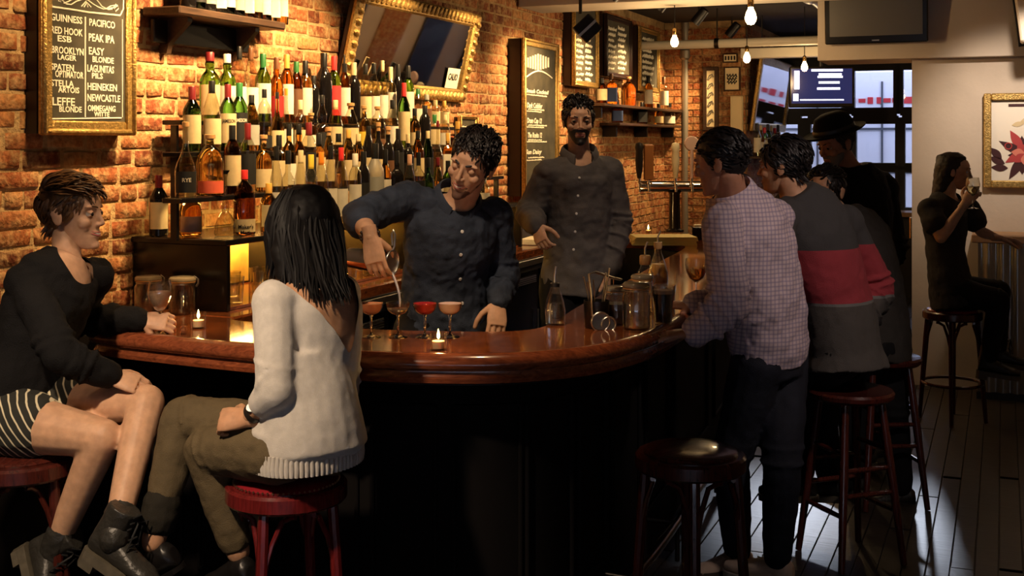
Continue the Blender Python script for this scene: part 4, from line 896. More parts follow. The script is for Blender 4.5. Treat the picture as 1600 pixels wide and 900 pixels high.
def shoe(root, org, ankle, toe, up, kind, m, sole_m, name='shoe', L=.27, label=None):
    x = Vector(toe).normalized(); z = Vector(up); z = (z - x * z.dot(x)).normalized(); y = z.cross(x); R = Matrix((x, y, z)).transposed(); T = Matrix.Translation(ankle) @ R.to_4x4(); b = Blob(); f = L / .27; an = -.085
    b.loft([(V(-.062 * f, 0, an + .035), V(0, .022, 0), V(0, 0, .030)), (V(-.045 * f, 0, an + .045), V(0, .034, 0), V(0, 0, .043)), (V(0, 0, an + .05), V(0, .036, 0), V(0, 0, .05)), (V(.06 * f, 0, an + .038), V(0, .040, 0), V(0, 0, .038)), (V(.12 * f, 0, an + .028), V(0, .047, 0), V(0, 0, .029)), (V(.165 * f, 0, an + .024), V(0, .043, 0), V(0, 0, .025)), (V(.2 * f, 0, an + .020), V(0, .022, 0), V(0, 0, .017))], 18)
    if kind == 'boot': b.loft([(V(-.012, 0, an + .05), V(.05, 0, 0), V(0, .038, 0)), (V(-.008, 0, .02), V(.048, 0, 0), V(0, .042, 0)), (V(-.004, 0, .075), V(.05, 0, 0), V(0, .047, 0))], 18)
    me = b.fuse(.005, 4, ((.03, .004),)); me.transform(T); o = piece(name, me, m, root, org)
    if label: o['label'] = label
    out = [(-.068, -.012), (-.068, .012), (-.05, .034), (0, .038), (.06, .042), (.12, .05), (.17, .045), (.2, .024), (.208, 0), (.2, -.024), (.17, -.045), (.12, -.05), (.06, -.042), (0, -.038), (-.05, -.034)]; h = .022 if kind != 'flat' else .008
    mb = MB(); mb.prism([(a * f, c) for a, c in out], an - h, an + .006)
    if kind == 'boot': mb.prism([(a * f, c) for a, c in ((-.068, -.012), (-.068, .012), (-.05, .034), (.0, .038), (.0, -.038), (-.05, -.034))], an - .045, an - h + .001)
    q = mb.mesh('sole', 40); q.transform(T); piece('sole', q, sole_m, o, org)
    if kind in ('boot', 'sneaker'):
        mb = MB(); n = 6 if kind == 'boot' else 4
        for i in range(n):
            t = i / (n - 1); p = V(.085 * f - t * (.045 if kind == 'boot' else .06), 0, an + .062 + t * (.09 if kind == 'boot' else .03))
            if kind == 'boot' and t > .4: p = V(.043, 0, an + .06 + t * .1)
            mb.tube([p + V(-.003, -.022, -.006), p + V(.006, 0, .006), p + V(-.003, .022, -.006)], .0028, 5)
        if kind == 'boot':
            for sy in (-1, 1): mb.tube([V(.05, 0, .055), V(.065, sy * .03, .065), V(.07, sy * .04, .03), V(.06, sy * .015, .05), V(.07, sy * .03, -.02)], .0024, 5)
        q = mb.mesh('laces', 60); q.transform(T); piece('laces', q, mat('lace_black', (.01, .01, .01), .7) if kind == 'boot' else mat('lace_cream', (.6, .5, .4), .8), o, org)
    return o
def feet(J, D, L=None): pass
def hips(J, w=.09):
    n = J['left'].normalized(); J['hl'] = J['pel'] + n * w + V(0, 0, -.01); J['hr'] = J['pel'] - n * w + V(0, 0, -.01)
def person(label, org, group=None): return empty('person', label, 'person', org)
def strap(root, org, c, axis, r, w_, m, name):
    M = Vector(axis).to_track_quat('Z', 'Y').to_matrix(); mb = MB(); mb.lathe([(r, -w_), (r + .002, -w_), (r + .0035, 0), (r + .002, w_), (r, w_)], 20, c, M, cap=False); q = mb.mesh(name, 60); return piece(name, q, m, root, org)
def collar(root, org, J, D, m, g, r=.012, h=.045, gap=.55, drop=.03, base=.016):
    """A turned-down shirt collar around the neck base, open at the front; g points up the neck."""
    g = Vector(g).normalized(); s = (J['sl'] - J['sr']).normalized(); s = (s - g * s.dot(g)).normalized(); f = s.cross(g); c = J['neck'] + g * base; mb = MB(); n = 26; ro = []; R0 = D['nk'] + r
    for i in range(n + 1):
        a = gap + (2 * math.pi - 2 * gap) * i / n; d = f * math.cos(a) + s * math.sin(a); fr = max(0, math.cos(a)) ** 2; o = g * (-fr * drop) + f * (fr * .012); tip = 1 + .25 * max(0, math.cos(a)) ** 3
        ro.append([c + o + d * R0 * 1.02, c + o + d * R0 + g * h * .8, c + o + d * (R0 + .004) + g * h, c + o + d * (R0 + .012) + g * h * .85, c + o + d * (R0 + .024 * tip) + g * (h * .12 - .022 * (tip - 1) * 4), c + o + d * (R0 + .018) + g * (h * .15 - .02 * (tip - 1) * 4)])
    k = 6; vs = [p for r_ in ro for p in r_]; fs = []
    for i in range(n):
        for j in range(k): fs.append([i * k + j, i * k + (j + 1) % k, (i + 1) * k + (j + 1) % k, (i + 1) * k + j])
    fs += [list(range(k)), [n * k + j for j in range(k)][::-1]]; mb.add(vs, fs); return piece('collar', mb.mesh('collar', 50), m, root, org)
from mathutils.bvhtree import BVHTree
def on_surface(me, px, py, off=0.0):
    """first point of a mesh (world coordinates) met along a sight line"""
    t = BVHTree.FromPolygons([v.co[:] for v in me.vertices], [p.vertices[:] for p in me.polygons]); o_ = V(0, 0, EYE); d = (at(px, py, 1) - o_).normalized(); h = t.ray_cast(o_, d)
    return (h[0] + h[1] * off, h[1]) if h[0] is not None else (None, None)
def buttons(P, org, me, pts, m):
    for px, py in pts:
        c, nrm = on_surface(me, px, py, .001)
        if c is None: continue
        mb = MB(); mb.lathe([(.0006, -.002), (.006, -.002), (.007, .001), (.004, .003), (.0006, .002)], 12, c, nrm.to_track_quat('Z', 'Y').to_matrix()); piece('button', mb.mesh('button', 40), m, P, org)
M_DKHAIR = mat('dark_hair', (.012, .007, .005), .55, var=.4, vscale=60); M_BLHAIR = mat('black_hair', (.008, .005, .0045), .52); M_BRHAIR = mat('brown_hair', (.16, .075, .025), .45, col2=(.045, .02, .008), vscale=25)
def fabric(name, c, rough=.85, bump=.25, bscale=350, sheen=.0, var=.15, vscale=30): return mat(name, c, rough, spec=.25, bump=bump, bscale=bscale, sheen=sheen, var=var, vscale=vscale)
MK2 = fabric('black_trousers', (.008, .008, .009))
SK1, SK2, SK3, SK4 = skin('skin_fair', (.62, .36, .22)), skin('skin_olive', (.52, .28, .16)), skin('skin_tan', (.42, .20, .12)), skin('skin_brown', (.30, .14, .09))
M_LEATHER = mat('black_leather', (.03, .028, .024), .38, bump=.25, bscale=90); M_SOLE = mat('boot_sole', (.10, .085, .06), .6, var=.3, vscale=40)
top_reg = lambda d: d.z > -.25 and not (d.y < -.55 and d.z < .35)
# ------------------------------------------------------------------ woman in black, left
J = dict(pel=at(30, 640, 3.85), neck=at(104, 408, 3.93), sl=at(148, 432, 4.08), sr=at(42, 442, 3.80), er=at(96, 556, 3.64), wr=at(172, 588, 3.72), el=at(112, 500, 4.21), wl=at(222, 499, 4.17),
         kl=at(228, 630, 3.74), al=at(181, 830, 3.47), kr=at(160, 684, 3.66), ar=at(86, 856, 3.72), left=V(.35, .94, 0)); hips(J); J['waist'] = at(48, 520, 3.86)
org = V(J['pel'].x, J['pel'].y, 0); P = person('short-haired seated woman in black sweater and striped shorts holding a wine glass', org)
hd = (at(114, 334, 3.97), V(1, -.12, -.02), V(.04, 0, 1), 1.05, dict(fem=True, lids=.25, smile=1))
gl = at_z(250, 521, 1.07)
b_, T = body(P, org, J, dict(FEM, th=.092, kn=.060, ca=.054), hd, [((J['wl'], V(1, .05, -.10), V(-.1, -.75, .6), 'L'), dict(curl=(.6, .75, .8, .85, .9), k=.95)), ((J['wr'], V(.9, .1, -.3), V(.1, -.6, .8), 'R'), dict(curl=(.4, .5, .5, .6, .6), k=.95))], SK1, voxel=.006)
face_bits(b_, T, org, M_BRHAIR, (.45, .13, .11), .003, .7)
hr = scalp_hair(T, 5, 520, lambda d: V(.25, -1, .15) if d.z > .35 else V(0, .5, -1), lambda d: .075 if d.z > .35 else .045, .0055, lambda d: (.16 + .12 * max(0, -d.y)) if d.z > .45 else .03, .12, -.075)
piece('hair', hr, M_BRHAIR, P, org)
m1 = fabric('black_knit', (.006, .0055, .006), .9, .4, 260)
nk = J['neck']; fw = (J['sl'] - J['sr']).normalized().cross(V(0, 0, 1))
sw = shirt(J, FEM, .018, .10, disp=((.08, .018), (.03, .006)))
cut_mesh(sw, lambda p: ((p - (nk + fw * .055 + V(0, 0, .005))).length < .084))
piece('sweater', sw, m1, P, org)
# striped shorts
ms = mat('striped_shorts', (.03, .03, .022), .9); nt = ms.node_tree; tcn = nt.nodes.new('ShaderNodeTexCoord'); mp = nt.nodes.new('ShaderNodeMapping'); mp.inputs['Rotation'].default_value = (0, math.radians(35), 0)
wv = nt.nodes.new('ShaderNodeTexWave'); wv.inputs['Scale'].default_value = 14; wv.inputs['Distortion'].default_value = .6; wv.inputs['Detail'].default_value = 1; rp = nt.nodes.new('ShaderNodeValToRGB'); rp.color_ramp.elements[0].position = .86; rp.color_ramp.elements[0].color = (.02, .02, .016, 1); rp.color_ramp.elements[1].position = .93; rp.color_ramp.elements[1].color = (.62, .55, .38, 1)
for a, b2 in ((tcn.outputs['Object'], mp.inputs['Vector']), (mp.outputs['Vector'], wv.inputs['Vector']), (wv.outputs['Fac'], rp.inputs['Fac']), (rp.outputs['Color'], nt.nodes['Principled BSDF'].inputs['Base Color'])): nt.links.new(a, b2)
b = Blob(); b.loft(torso_secs(J, FEM, .012, .16)[:3])
for s in 'lr': h, k_ = J['h' + s], J['k' + s]; b.chain([h, h.lerp(k_, .32)], [.114, .108])
piece('shorts', b.fuse(.007, 4, ((.05, .008),)), ms, P, org)
shoe(P, org, J['al'] + V(0, 0, 0), V(.82, -.22, -.40), V(.40, 0, .9), 'boot', M_LEATHER, M_SOLE, 'ankle_boot', .25)
shoe(P, org, J['ar'] + V(0, 0, 0), V(.42, -.45, -.75), V(.75, 0, .62), 'boot', M_LEATHER, M_SOLE, 'ankle_boot', .25)
for an, ax in ((J['al'], J['kl'] - J['al']), (J['ar'], J['kr'] - J['ar'])):
    b = Blob(); ax = ax.normalized(); b.chain([an - ax * .02, an + ax * .055], [.046, .047]); piece('boot_shaft', b.fuse(.006, 3, ((.02, .007),)), M_LEATHER, P, org)
# ------------------------------------------------------------------ woman in the pale sweater, back to us
J = dict(pel=at(472, 690, 3.46), neck=at(490, 432, 3.52), sl=at(430, 472, 3.40), sr=at(532, 460, 3.62), el=at(432, 610, 3.32), wl=at(388, 654, 3.38), er=at(538, 610, 3.74), wr=at(470, 640, 3.86),
         kl=at(322, 702, 3.52), al=at(372, 862, 3.52), kr=at(286, 652, 3.63), ar=at(240, 846, 3.54), left=V(-.6, -.8, 0)); hips(J); J['waist'] = at(505, 570, 3.50)
org = V(J['pel'].x, J['pel'].y, 0); P = person('long-dark-haired seated woman in pale open-back sweater, her back to us', org)
hd = (at(474, 356, 3.55), V(-.75, .62, -.12), V(.02, .0, 1), 1.0, dict(fem=True))
b_, T = body(P, org, J, FEM, hd, [((J['wl'], V(-1, .25, -.10), V(-.05, -.8, .65), 'L'), dict(curl=(.7, 1.1, 1.15, 1.2, 1.2), k=.95)), ((J['wr'], V(-1, .2, -.1), V(0, 0, 1), 'R'), dict(curl=(.4, .6, .6, .6, .6), k=.95))], SK2, voxel=.006)
face_bits(b_, T, org, M_BLHAIR)
# hair: a long fall over the shoulders
b = Blob(); R = T.to_3x3(); hc = T.translation; bk = V(.45, -.55, 0).normalized(); sd = V(.77, .64, 0)
b.ell(T @ V(0, .017, .036), (.088, .106, .096), R.normalized()); b.ell(T @ V(0, .03, .03), (.094, .09, .09), R.normalized()); 
b.loft([(hc + bk * .015 + V(0, 0, .06), sd * .088, bk * .085), (hc + bk * .02 + V(0, 0, .0), sd * .105, bk * .085), (hc + bk * .025 + V(0, 0, -.07), sd * .115, bk * .072), (hc + bk * .04 + V(0, 0, -.14), sd * .112, bk * .055), (hc + bk * .075 + V(0, 0, -.18), sd * .085, bk * .042), (hc + bk * .092 + V(0, 0, -.200), sd * .055, bk * .025), (hc + bk * .098 + V(0, 0, -.22), sd * .018, bk * .012)])
me = b.fuse(.007, 4, ((.05, .012), (.015, .004))); mb = join([me], 'h'); rr = random.Random(4)
for i in range(150):
    a = rr.uniform(-1.9, 1.5); d0 = (bk * math.cos(a) + sd * math.sin(a)); p = hc + V(0, 0, .10 - rr.random() * .08); e_ = rr.uniform(.9, 1.05); pts = []
    for t, rad in ((0, .055), (.2, .093), (.4, .105), (.6, .108), (.8, .102), (1, .085 + rr.random() * .03)):
        q = hc + d0 * rad * e_ + V(0, 0, .115 - t * (.25 + .05 * max(-.2, math.cos(a)) + rr.random() * .03)) + bk * (.10 * t * t * max(0, math.cos(a))) + d0.cross(V(0, 0, 1)) * rr.gauss(0, .006); pts.append(q)
    mb.tube(pts, [.004, .007, .007, .006, .005, .001], 5)
piece('hair', mb.mesh('hair', 60), mat('jet_hair', (.004, .003, .003), .6, spec=.3), P, org)
mk = mat('pale_knit', (.56, .52, .47), .95, spec=.15, sheen=.3, bump=.22, bscale=420, var=.10, vscale=60)
def slouch(b):
    pe = J['pel']; lf = V(-.6, -.8, 0); fw = V(-.8, .6, 0)
    b.loft([(pe + V(.005, 0, -.028) - fw * .02, lf * .168, fw * .132), (pe + V(.01, 0, .0) - fw * .03, lf * .176, fw * .146), (pe + V(.01, 0, .05) - fw * .025, lf * .170, fw * .142), (pe + V(.01, 0, .16) - fw * .01, lf * .155, fw * .128), (pe + V(0, 0, .28), lf * .140, fw * .108)])
    S, E, Wr = J['sl'], J['el'], J['wl']
    for t, e_ in ((.52, .064), (.70, .068), (.80, .064), (.93, .068)): b.ell(S.lerp(E, t), (e_, e_, .014), (E - S).to_track_quat('Z', 'Y').to_matrix() @ Matrix.Rotation(math.sin(t * 23) * .55, 3, 'Y') @ Matrix.Rotation(math.cos(t * 17) * .5, 3, 'X'))
    b.chain([E, E.lerp(Wr, .38)], [.058, .050])
Jc = dict(J); Jc['wl'] = J['el'].lerp(J['wl'], .45)
sw = shirt(Jc, FEM, .014, .03, ('none', 'long'), .0062, ((.12, .012),), extra=lambda b: (slouch(b), b.chain([J['sl'], J['el']], [.066, .058]), b.ell(J['sl'], (.07, .07, .07))), smooth=5)
s_ = (J['sl'] - J['sr']).normalized(); g_ = V(.03, .02, 1).normalized(); f_ = s_.cross(g_); vb = J['neck'].lerp(J['pel'], .47) - s_ * .035
def vcut(p):
    q = p - vb; up_ = q.z; side = q.dot(s_) + .012
    return q.dot(f_) < .03 and up_ > 0 and -up_ * .40 < side < up_ * .78 and up_ < .40
cut_mesh(sw, vcut); cut_mesh(sw, lambda p: (p - J['neck'] - V(0, 0, .03)).length < .085)
piece('sweater', sw, mk, P, org)
mb = MB(); hemc = J['pel'] + V(.005, 0, -.036) + V(.016, -.012, 0); n = 70; lf = V(-.6, -.8, 0); fw = V(-.8, .6, 0)        # ribbed hem
for i in range(n):
    a = 2 * math.pi * i / n; p = hemc + lf * .172 * math.cos(a) + fw * .136 * math.sin(a); mb.tube([p + V(0, 0, .035), p + V(0, 0, 0), p + V(0, 0, -.022)], [.006, .0095, .007], 6)
o = piece('ribbed_hem', mb.mesh('ribbed_hem', 60), mk, P, org); o['kind'] = 'stuff'
mt = fabric('olive_trousers', (.115, .085, .045), .85, .3, 300)
piece('trousers', trousers(J, dict(FEM, th=.080), .010, (.88, .72), .0065, ((.06, .009), (.02, .003))), mt, P, org)
an = J['kr'].lerp(J['ar'], .73); ax = (J['ar'] - J['kr']).normalized(); b = Blob(); b.chain([an - ax * .02, an + ax * .035], [.058, .057]); piece('turn_up', b.fuse(.006, 2, ((.03, .006),)), fabric('dark_turnup', (.02, .017, .012)), P, org)
ml = mat('black_flat', (.008, .007, .007), .35)
shoe(P, org, J['ar'] + V(0, 0, -.02), V(-.75, .25, -.45), V(-.4, 0, .9), 'flat', ml, ml, 'flat_shoe', .24); shoe(P, org, J['al'] + V(0, 0, -.02), V(-.6, .5, -.2), V(0, 0, 1), 'flat', ml, ml, 'flat_shoe', .24)
ax = (J['wl'] - J['el']).normalized(); strap(P, org, J['wl'] - ax * .03, ax, .0285, .008, mat('watch_strap', (.02, .015, .012), .4), 'watch_strap')
mb = MB(); M_ = V(-.1, -.75, .65).to_track_quat('Z', 'Y').to_matrix(); mb.lathe([(.001, -.003), (.015, -.003), (.016, 0), (.014, .003), (.001, .003)], 18, J['wl'] - ax * .03 + V(-.1, -.75, .65).normalized() * .031, M_); piece('watch', mb.mesh('watch', 40), M_STEEL, P, org)
mb = MB(); R3 = J['neck']; mb.tube([R3 - f_ * .062 + s_ * x * .06 + V(0, 0, .02 - (1 - x * x) * .09) - f_ * .012 for x in (-1, -.7, -.4, 0, .4, .7, 1)], .0016, 5); piece('necklace', mb.mesh('necklace', 60), M_DSTEEL, P, org)
# ------------------------------------------------------------------ bartender pouring
J = dict(pel=at(692, 512, 4.66), neck=at(712, 318, 4.60), sl=at(772, 338, 4.68), sr=at(636, 312, 4.56), er=at(560, 338, 4.38), wr=at(579, 370, 4.15), el=at(790, 428, 4.74), wl=at(778, 472, 4.55), left=V(.97, .2, 0)); hips(J); J['waist'] = at(694, 420, 4.66)
for s, dx in (('l', .11), ('r', -.10)): J['k' + s] = V(J['pel'].x + dx, J['pel'].y - .03, .60); J['a' + s] = V(J['pel'].x + dx, J['pel'].y + .03, .215)
org = V(J['pel'].x, J['pel'].y, .12); P = person('smiling bartender in dark denim shirt pouring a drink', org)
hd = (at(738, 256, 4.50), V(-.40, -.86, -.26), V(.30, -.16, .93), 1.08, dict(lids=.72, smile=1))
b_, T = body(P, org, J, dict(MALE, sh=.180), hd, [((J['wr'], V(.22, -.18, -1), V(-.22, -1, .18), 'R'), dict(curl=(.9, .42, .46, .48, .5), k=1.0, spread=.04, thumb_in=.25)), ((J['wl'], V(-.05, -.45, -1), V(.3, -.9, .3), 'L'), dict(curl=(.3, .35, .4, .45, .5)))], SK1, voxel=.007)
face_bits(b_, T, org, M_BLHAIR, (.36, .12, .10), .0042, 1.0)
hr = scalp_hair(T, 9, 900, lambda d: V(d.x * .6 + .2, -.7, .2) if d.z > .35 else V(0, .4, -1), lambda d: .06 if d.z > .35 else .03, .0040, lambda d: .16 if d.z > .45 else .04, .25, -.05)
piece('hair', hr, M_BLHAIR, P, org)
def stubble(T, seed, n, m, ln=.004, top=-.02, full=False):
    rr = random.Random(seed); mb = MB(); k = 0
    b = Blob(); b.loft([(V(0, -.022, -.030), V(.0600, 0, 0), V(0, .062, 0)), (V(0, -.024, -.062), V(.0505, 0, 0), V(0, .0595, 0)), (V(0, -.042, -.090), V(.0350, 0, 0), V(0, .0455, 0)), (V(0, -.056, -.109), V(.0200, 0, 0), V(0, .0255, 0))]); b.ell((0, -.078, -.099), (.0205, .0155, .0155))
    me = b.fuse(.0045, 3); off = .0035 if full else .0006
    me.transform(Matrix.Translation((0, -off, -off)))
    cut_mesh(me, lambda p: p.z > (-.036 if abs(p.x) < .05 else -.01) or (p.y > -.005) or (p.z > -.078 and abs(p.x) < .026 and p.y < -.06 and not (full and p.z > -.05)))
    me.transform(T); return me
mst = mat('stubble', (.13, .065, .042), .8); piece('stubble', stubble(T, 1, 0, mst), mst, P, org)
md = fabric('dark_denim', (.040, .052, .080), .75, .35, 300, var=.40, vscale=10)
sh = shirt(J, dict(MALE, sh=.185), .014, .20, ('long', 'rolled'), .0062, ((.10, .026), (.035, .012)))
gn = (hd[0] - J['neck']).normalized(); cut_mesh(sh, lambda p: (p - J['neck'] - gn * .045 - V(0, -.02, 0)).length < .075)
buttons(P, org, sh, ((716, 328), (722, 362), (720, 398), (719, 436), (722, 474)), mat('pearl_button', (.75, .72, .66), .3)); piece('shirt', sh, md, P, org); collar(P, org, J, MALE, md, gn, .020, .045, .45)
ax = (J['wr'] - J['er']).normalized(); q = J['er'].lerp(J['wr'], .26); b = Blob(); b.cone(q - ax * .03, q + ax * .02, .066, .063); cu = b.fuse(.006, 3, ((.04, .008),)); piece('rolled_cuff', cu, md, P, org)
piece('trousers', trousers(J, MALE, .012, voxel=.01), MK2, P, org)
for s in 'lr': shoe(P, org, J['a' + s] + V(0, 0, 0), V(0, -1, 0), V(0, 0, 1), 'sneaker', M_LEATHER, M_SOLE)
mb = MB(); ax = (J['wr'] - J['er']).normalized(); x_, y_ = perp(ax)
for i in range(16): a = i * math.pi / 8; mb.ball(J['wr'] - ax * .012 + (x_ * math.cos(a) + y_ * math.sin(a)) * .032, .0072, 8, 6)
o = piece('bead_bracelet', mb.mesh('bead_bracelet', 60), mat('dark_beads', (.03, .015, .01), .3), P, org); o['kind'] = 'stuff'
ax = (J['wl'] - J['el']).normalized(); strap(P, org, J['wl'] - ax * .02, ax, .034, .009, M_STEEL, 'wristwatch')
# ------------------------------------------------------------------ bartender standing
J = dict(pel=at(900, 432, 6.2), neck=at(905, 246, 6.2), sl=at(950, 270, 6.24), sr=at(858, 272, 6.16), er=at(824, 332, 6.16), wr=at(838, 352, 5.98), el=at(968, 350, 6.26), wl=at(950, 425, 6.14), left=V(1, .05, 0)); hips(J)
for s, dx in (('l', .11), ('r', -.10)): J['k' + s] = V(J['pel'].x + dx, J['pel'].y - .03, .60); J['a' + s] = V(J['pel'].x + dx, J['pel'].y + .03, .215)
org = V(J['pel'].x, J['pel'].y, .12); P = person('bearded bartender in grey button shirt standing by the back counter', org)
hd = (at(904, 190, 6.18), V(.06, -1, -.05), V(0, 0, 1), 1.04, dict(lids=.05))
D2 = dict(MALE, sh=.178, rib=(.165, .115))
b_, T = body(P, org, J, D2, hd, [((J['wr'], V(.2, -.3, -.6), V(-.6, -.7, .2), 'R'), dict(curl=(.4, .6, .7, .7, .7))), ((J['wl'], V(0, -.1, -1), V(1, 0, 0), 'L'), dict(curl=(.3, .4, .4, .4, .4)))], SK1, voxel=.009)
face_bits(b_, T, org, M_BLHAIR, (.40, .16, .14), .004)
hr = scalp_hair(T, 12, 420, lambda d: V(d.x * .5, -.3, .5) if d.z > .3 else V(0, .3, -1), lambda d: .05 if d.z > .4 else .03, .006, lambda d: .20 if d.z > .45 else .04, .3)
piece('hair', hr, M_BLHAIR, P, org); piece('beard', stubble(T, 1, 0, mst, full=True), M_BLHAIR, P, org)
mg = fabric('grey_cotton', (.115, .105, .10), .85, .3, 250, var=.2, vscale=15)
sh = shirt(J, D2, .022, .14, ('long', 'long'), .008, ((.12, .026), (.05, .010)), hemflare=.02); gn = (hd[0] - J['neck'] - V(0, .03, 0)).normalized(); cut_mesh(sh, lambda p: (p - J['neck'] - V(0, -.06, .0)).length < .072); buttons(P, org, sh, [(905 - (y_ - 280) * .08, y_) for y_ in (278, 306, 334, 362, 390)], mat('pearl_button', (.75, .72, .66), .3)); piece('shirt', sh, mg, P, org)
collar(P, org, J, MALE, mg, gn, .022, .045, .55)
piece('trousers', trousers(J, MALE, .012, voxel=.012), MK2, P, org)
for s in 'lr': shoe(P, org, J['a' + s], V(0, -1, 0), V(0, 0, 1), 'sneaker', M_LEATHER, M_SOLE)
# ------------------------------------------------------------------ man in the checked shirt
J = dict(pel=at(1204, 550, 4.68), neck=at(1146, 312, 4.58), sl=at(1128, 352, 4.42), sr=at(1208, 342, 4.76), el=at(1140, 478, 4.24), wl=at(1084, 520, 4.21), er=at(1152, 462, 4.86), wr=at(1086, 478, 4.66),
         kl=at(1142, 722, 4.72), al=at(1152, 862, 4.88), kr=at(1222, 735, 4.60), ar=at(1214, 872, 4.66), left=V(-.65, -.76, 0)); hips(J); J['waist'] = at(1196, 440, 4.64)
org = V(1.05, 4.7, 0); P = person('man in a pale checked shirt and jeans leaning on the bar', org)
hd = (at(1126, 254, 4.52), V(-.82, .5, -.18), V(-.12, 0, 1), 1.06, dict())
b_, T = body(P, org, J, dict(MALE, rib=(.185, .135), waist=(.17, .13)), hd, [((J['wl'], V(-1, .05, -.10), V(-.1, -.1, 1), 'L'), dict(curl=(.2, .12, .12, .14, .18), spread=.05)), ((J['wr'], V(-.9, .35, 0), V(.35, -.3, .9), 'R'), dict(curl=(.5, .6, .65, .7, .7)))], SK3, voxel=.0075)
face_bits(b_, T, org, M_BLHAIR)
hr = scalp_hair(T, 15, 360, lambda d: V(d.x * .3, .8, -.3), lambda d: .04, .0055, lambda d: .04, .08); piece('hair', hr, M_BLHAIR, P, org)
def checks(name, base, line, sc, dirs=((1, 0, 0), (0, 0, 1))):
    m = mat(name, base, .9); nt = m.node_tree; tcn = nt.nodes.new('ShaderNodeTexCoord'); L = nt.links.new; prev = None
    for d in dirs:
        w_ = nt.nodes.new('ShaderNodeTexWave'); w_.bands_direction = 'X' if d[0] else 'Z'; w_.inputs['Scale'].default_value = sc; w_.inputs['Distortion'].default_value = 1.0; w_.inputs['Detail'].default_value = 1; w_.inputs['Detail Scale'].default_value = .6; L(tcn.outputs['Object'], w_.inputs['Vector'])
        mx = nt.nodes.new('ShaderNodeMixRGB'); mx.inputs['Color2'].default_value = (*line, 1); mp = nt.nodes.new('ShaderNodeMapRange'); mp.inputs['From Min'].default_value = .55; mp.inputs['From Max'].default_value = .85; mp.inputs['To Max'].default_value = .6
        L(w_.outputs['Fac'], mp.inputs['Value']); L(mp.outputs['Result'], mx.inputs['Fac'])
        if prev is None: mx.inputs['Color1'].default_value = (*base, 1)
        else: L(prev, mx.inputs['Color1'])
        prev = mx.outputs['Color']
    L(prev, nt.nodes['Principled BSDF'].inputs['Base Color']); return m
mc = checks('checked_shirt', (.52, .41, .42), (.22, .18, .27), 19)
D5 = dict(MALE, rib=(.185, .135), waist=(.172, .132))
sh = shirt(J, D5, .022, .06, ('long', 'long'), .0075, ((.12, .03), (.04, .010)), hemflare=.0); cut_mesh(sh, lambda p: (p - J['neck'] - V(-.02, .01, .05)).length < .078); piece('shirt', sh, mc, P, org)
collar(P, org, J, MALE, mc, (hd[0] - J['neck']), .022, .045, .45)
mj = fabric('dark_jeans', (.018, .02, .03), .8, .3, 300, var=.4, vscale=10); piece('jeans', trousers(J, MALE, .014, voxel=.0085), mj, P, org)
ax = (J['neck'] - J['pel']).normalized(); 
mn = mat('beige_canvas', (.55, .42, .32), .8, bump=.2, bscale=200); mw = mat('white_rubber', (.62, .55, .48), .5)
shoe(P, org, J['al'] + V(0, 0, .005), V(-.93, -.30, -.03), V(0, 0, 1), 'sneaker', mn, mw, 'sneaker', .29); shoe(P, org, J['ar'] + V(0, 0, .0), V(-.85, .5, 0), V(0, 0, 1), 'sneaker', mn, mw, 'sneaker', .29)
ax = (J['wl'] - J['el']).normalized(); strap(P, org, J['wl'] - ax * .005, ax, .034, .009, M_STEEL, 'wristwatch')
# ------------------------------------------------------------------ man in the red-banded jumper
J = dict(pel=at(1322, 548, 5.02), neck=at(1246, 312, 4.98), sl=at(1208, 355, 4.82), sr=at(1318, 352, 5.18), er=at(1370, 452, 5.24), wr=at(1336, 515, 5.08), el=at(1200, 470, 4.98), wl=at(1150, 475, 5.14),
         kl=at(1250, 598, 5.22), al=at(1252, 745, 5.24), kr=at(1280, 610, 5.42), ar=at(1296, 745, 5.30), left=V(-.6, -.8, 0)); hips(J); J['waist'] = at(1308, 440, 5.04)
org = V(1.42, 5.0, 0); P = person('man in a grey jumper with a wide red band on a bar stool', org)
hd = (at(1223, 260, 4.98), V(-.85, .5, -.05), V(-.08, 0, 1), 1.03, dict())
b_, T = body(P, org, J, MALE, hd, [((J['wr'], V(-.5, -.2, -.5), V(.5, -.6, .3), 'R'), dict()), ((J['wl'], V(-1, .3, 0), V(0, 0, 1), 'L'), dict(curl=(.4, .5, .5, .5, .5)))], SK2, voxel=.009)
face_bits(b_, T, org, M_BLHAIR)
hr = scalp_hair(T, 18, 460, lambda d: V(d.x * .3, .6, -.6), lambda d: .05, .006, lambda d: .12 if d.z > .3 else .06, .15, -.07); piece('hair', hr, M_BLHAIR, P, org)
mbd = mat('banded_jumper', (.07, .065, .06), .95, bump=.45, bscale=350); nt = mbd.node_tree; tcn = nt.nodes.new('ShaderNodeTexCoord'); sx = nt.nodes.new('ShaderNodeSeparateXYZ'); nt.links.new(tcn.outputs['Object'], sx.inputs['Vector'])
rp = nt.nodes.new('ShaderNodeValToRGB'); rp.color_ramp.interpolation = 'CONSTANT'; mr = nt.nodes.new('ShaderNodeMapRange'); mr.inputs['From Min'].default_value = .7; mr.inputs['From Max'].default_value = 1.7; nt.links.new(sx.outputs['Z'], mr.inputs['Value']); nt.links.new(mr.outputs['Result'], rp.inputs['Fac'])
e = rp.color_ramp.elements; e[0].position = 0; e[0].color = (.07, .062, .055, 1); e[1].position = .365; e[1].color = (.15, .15, .14, 1)
q = e.new(.378); q.color = (.30, .035, .045, 1); q = e.new(.600); q.color = (.048, .045, .045, 1); nt.links.new(rp.outputs['Color'], nt.nodes['Principled BSDF'].inputs['Base Color'])
sh = shirt(J, MALE, .030, .13, ('long', 'long'), .008, ((.12, .016), (.04, .006)), hemflare=.05); piece('jumper', sh, mbd, P, org)
mk2 = MK2; piece('trousers', trousers(J, MALE, .014, voxel=.01), mk2, P, org)
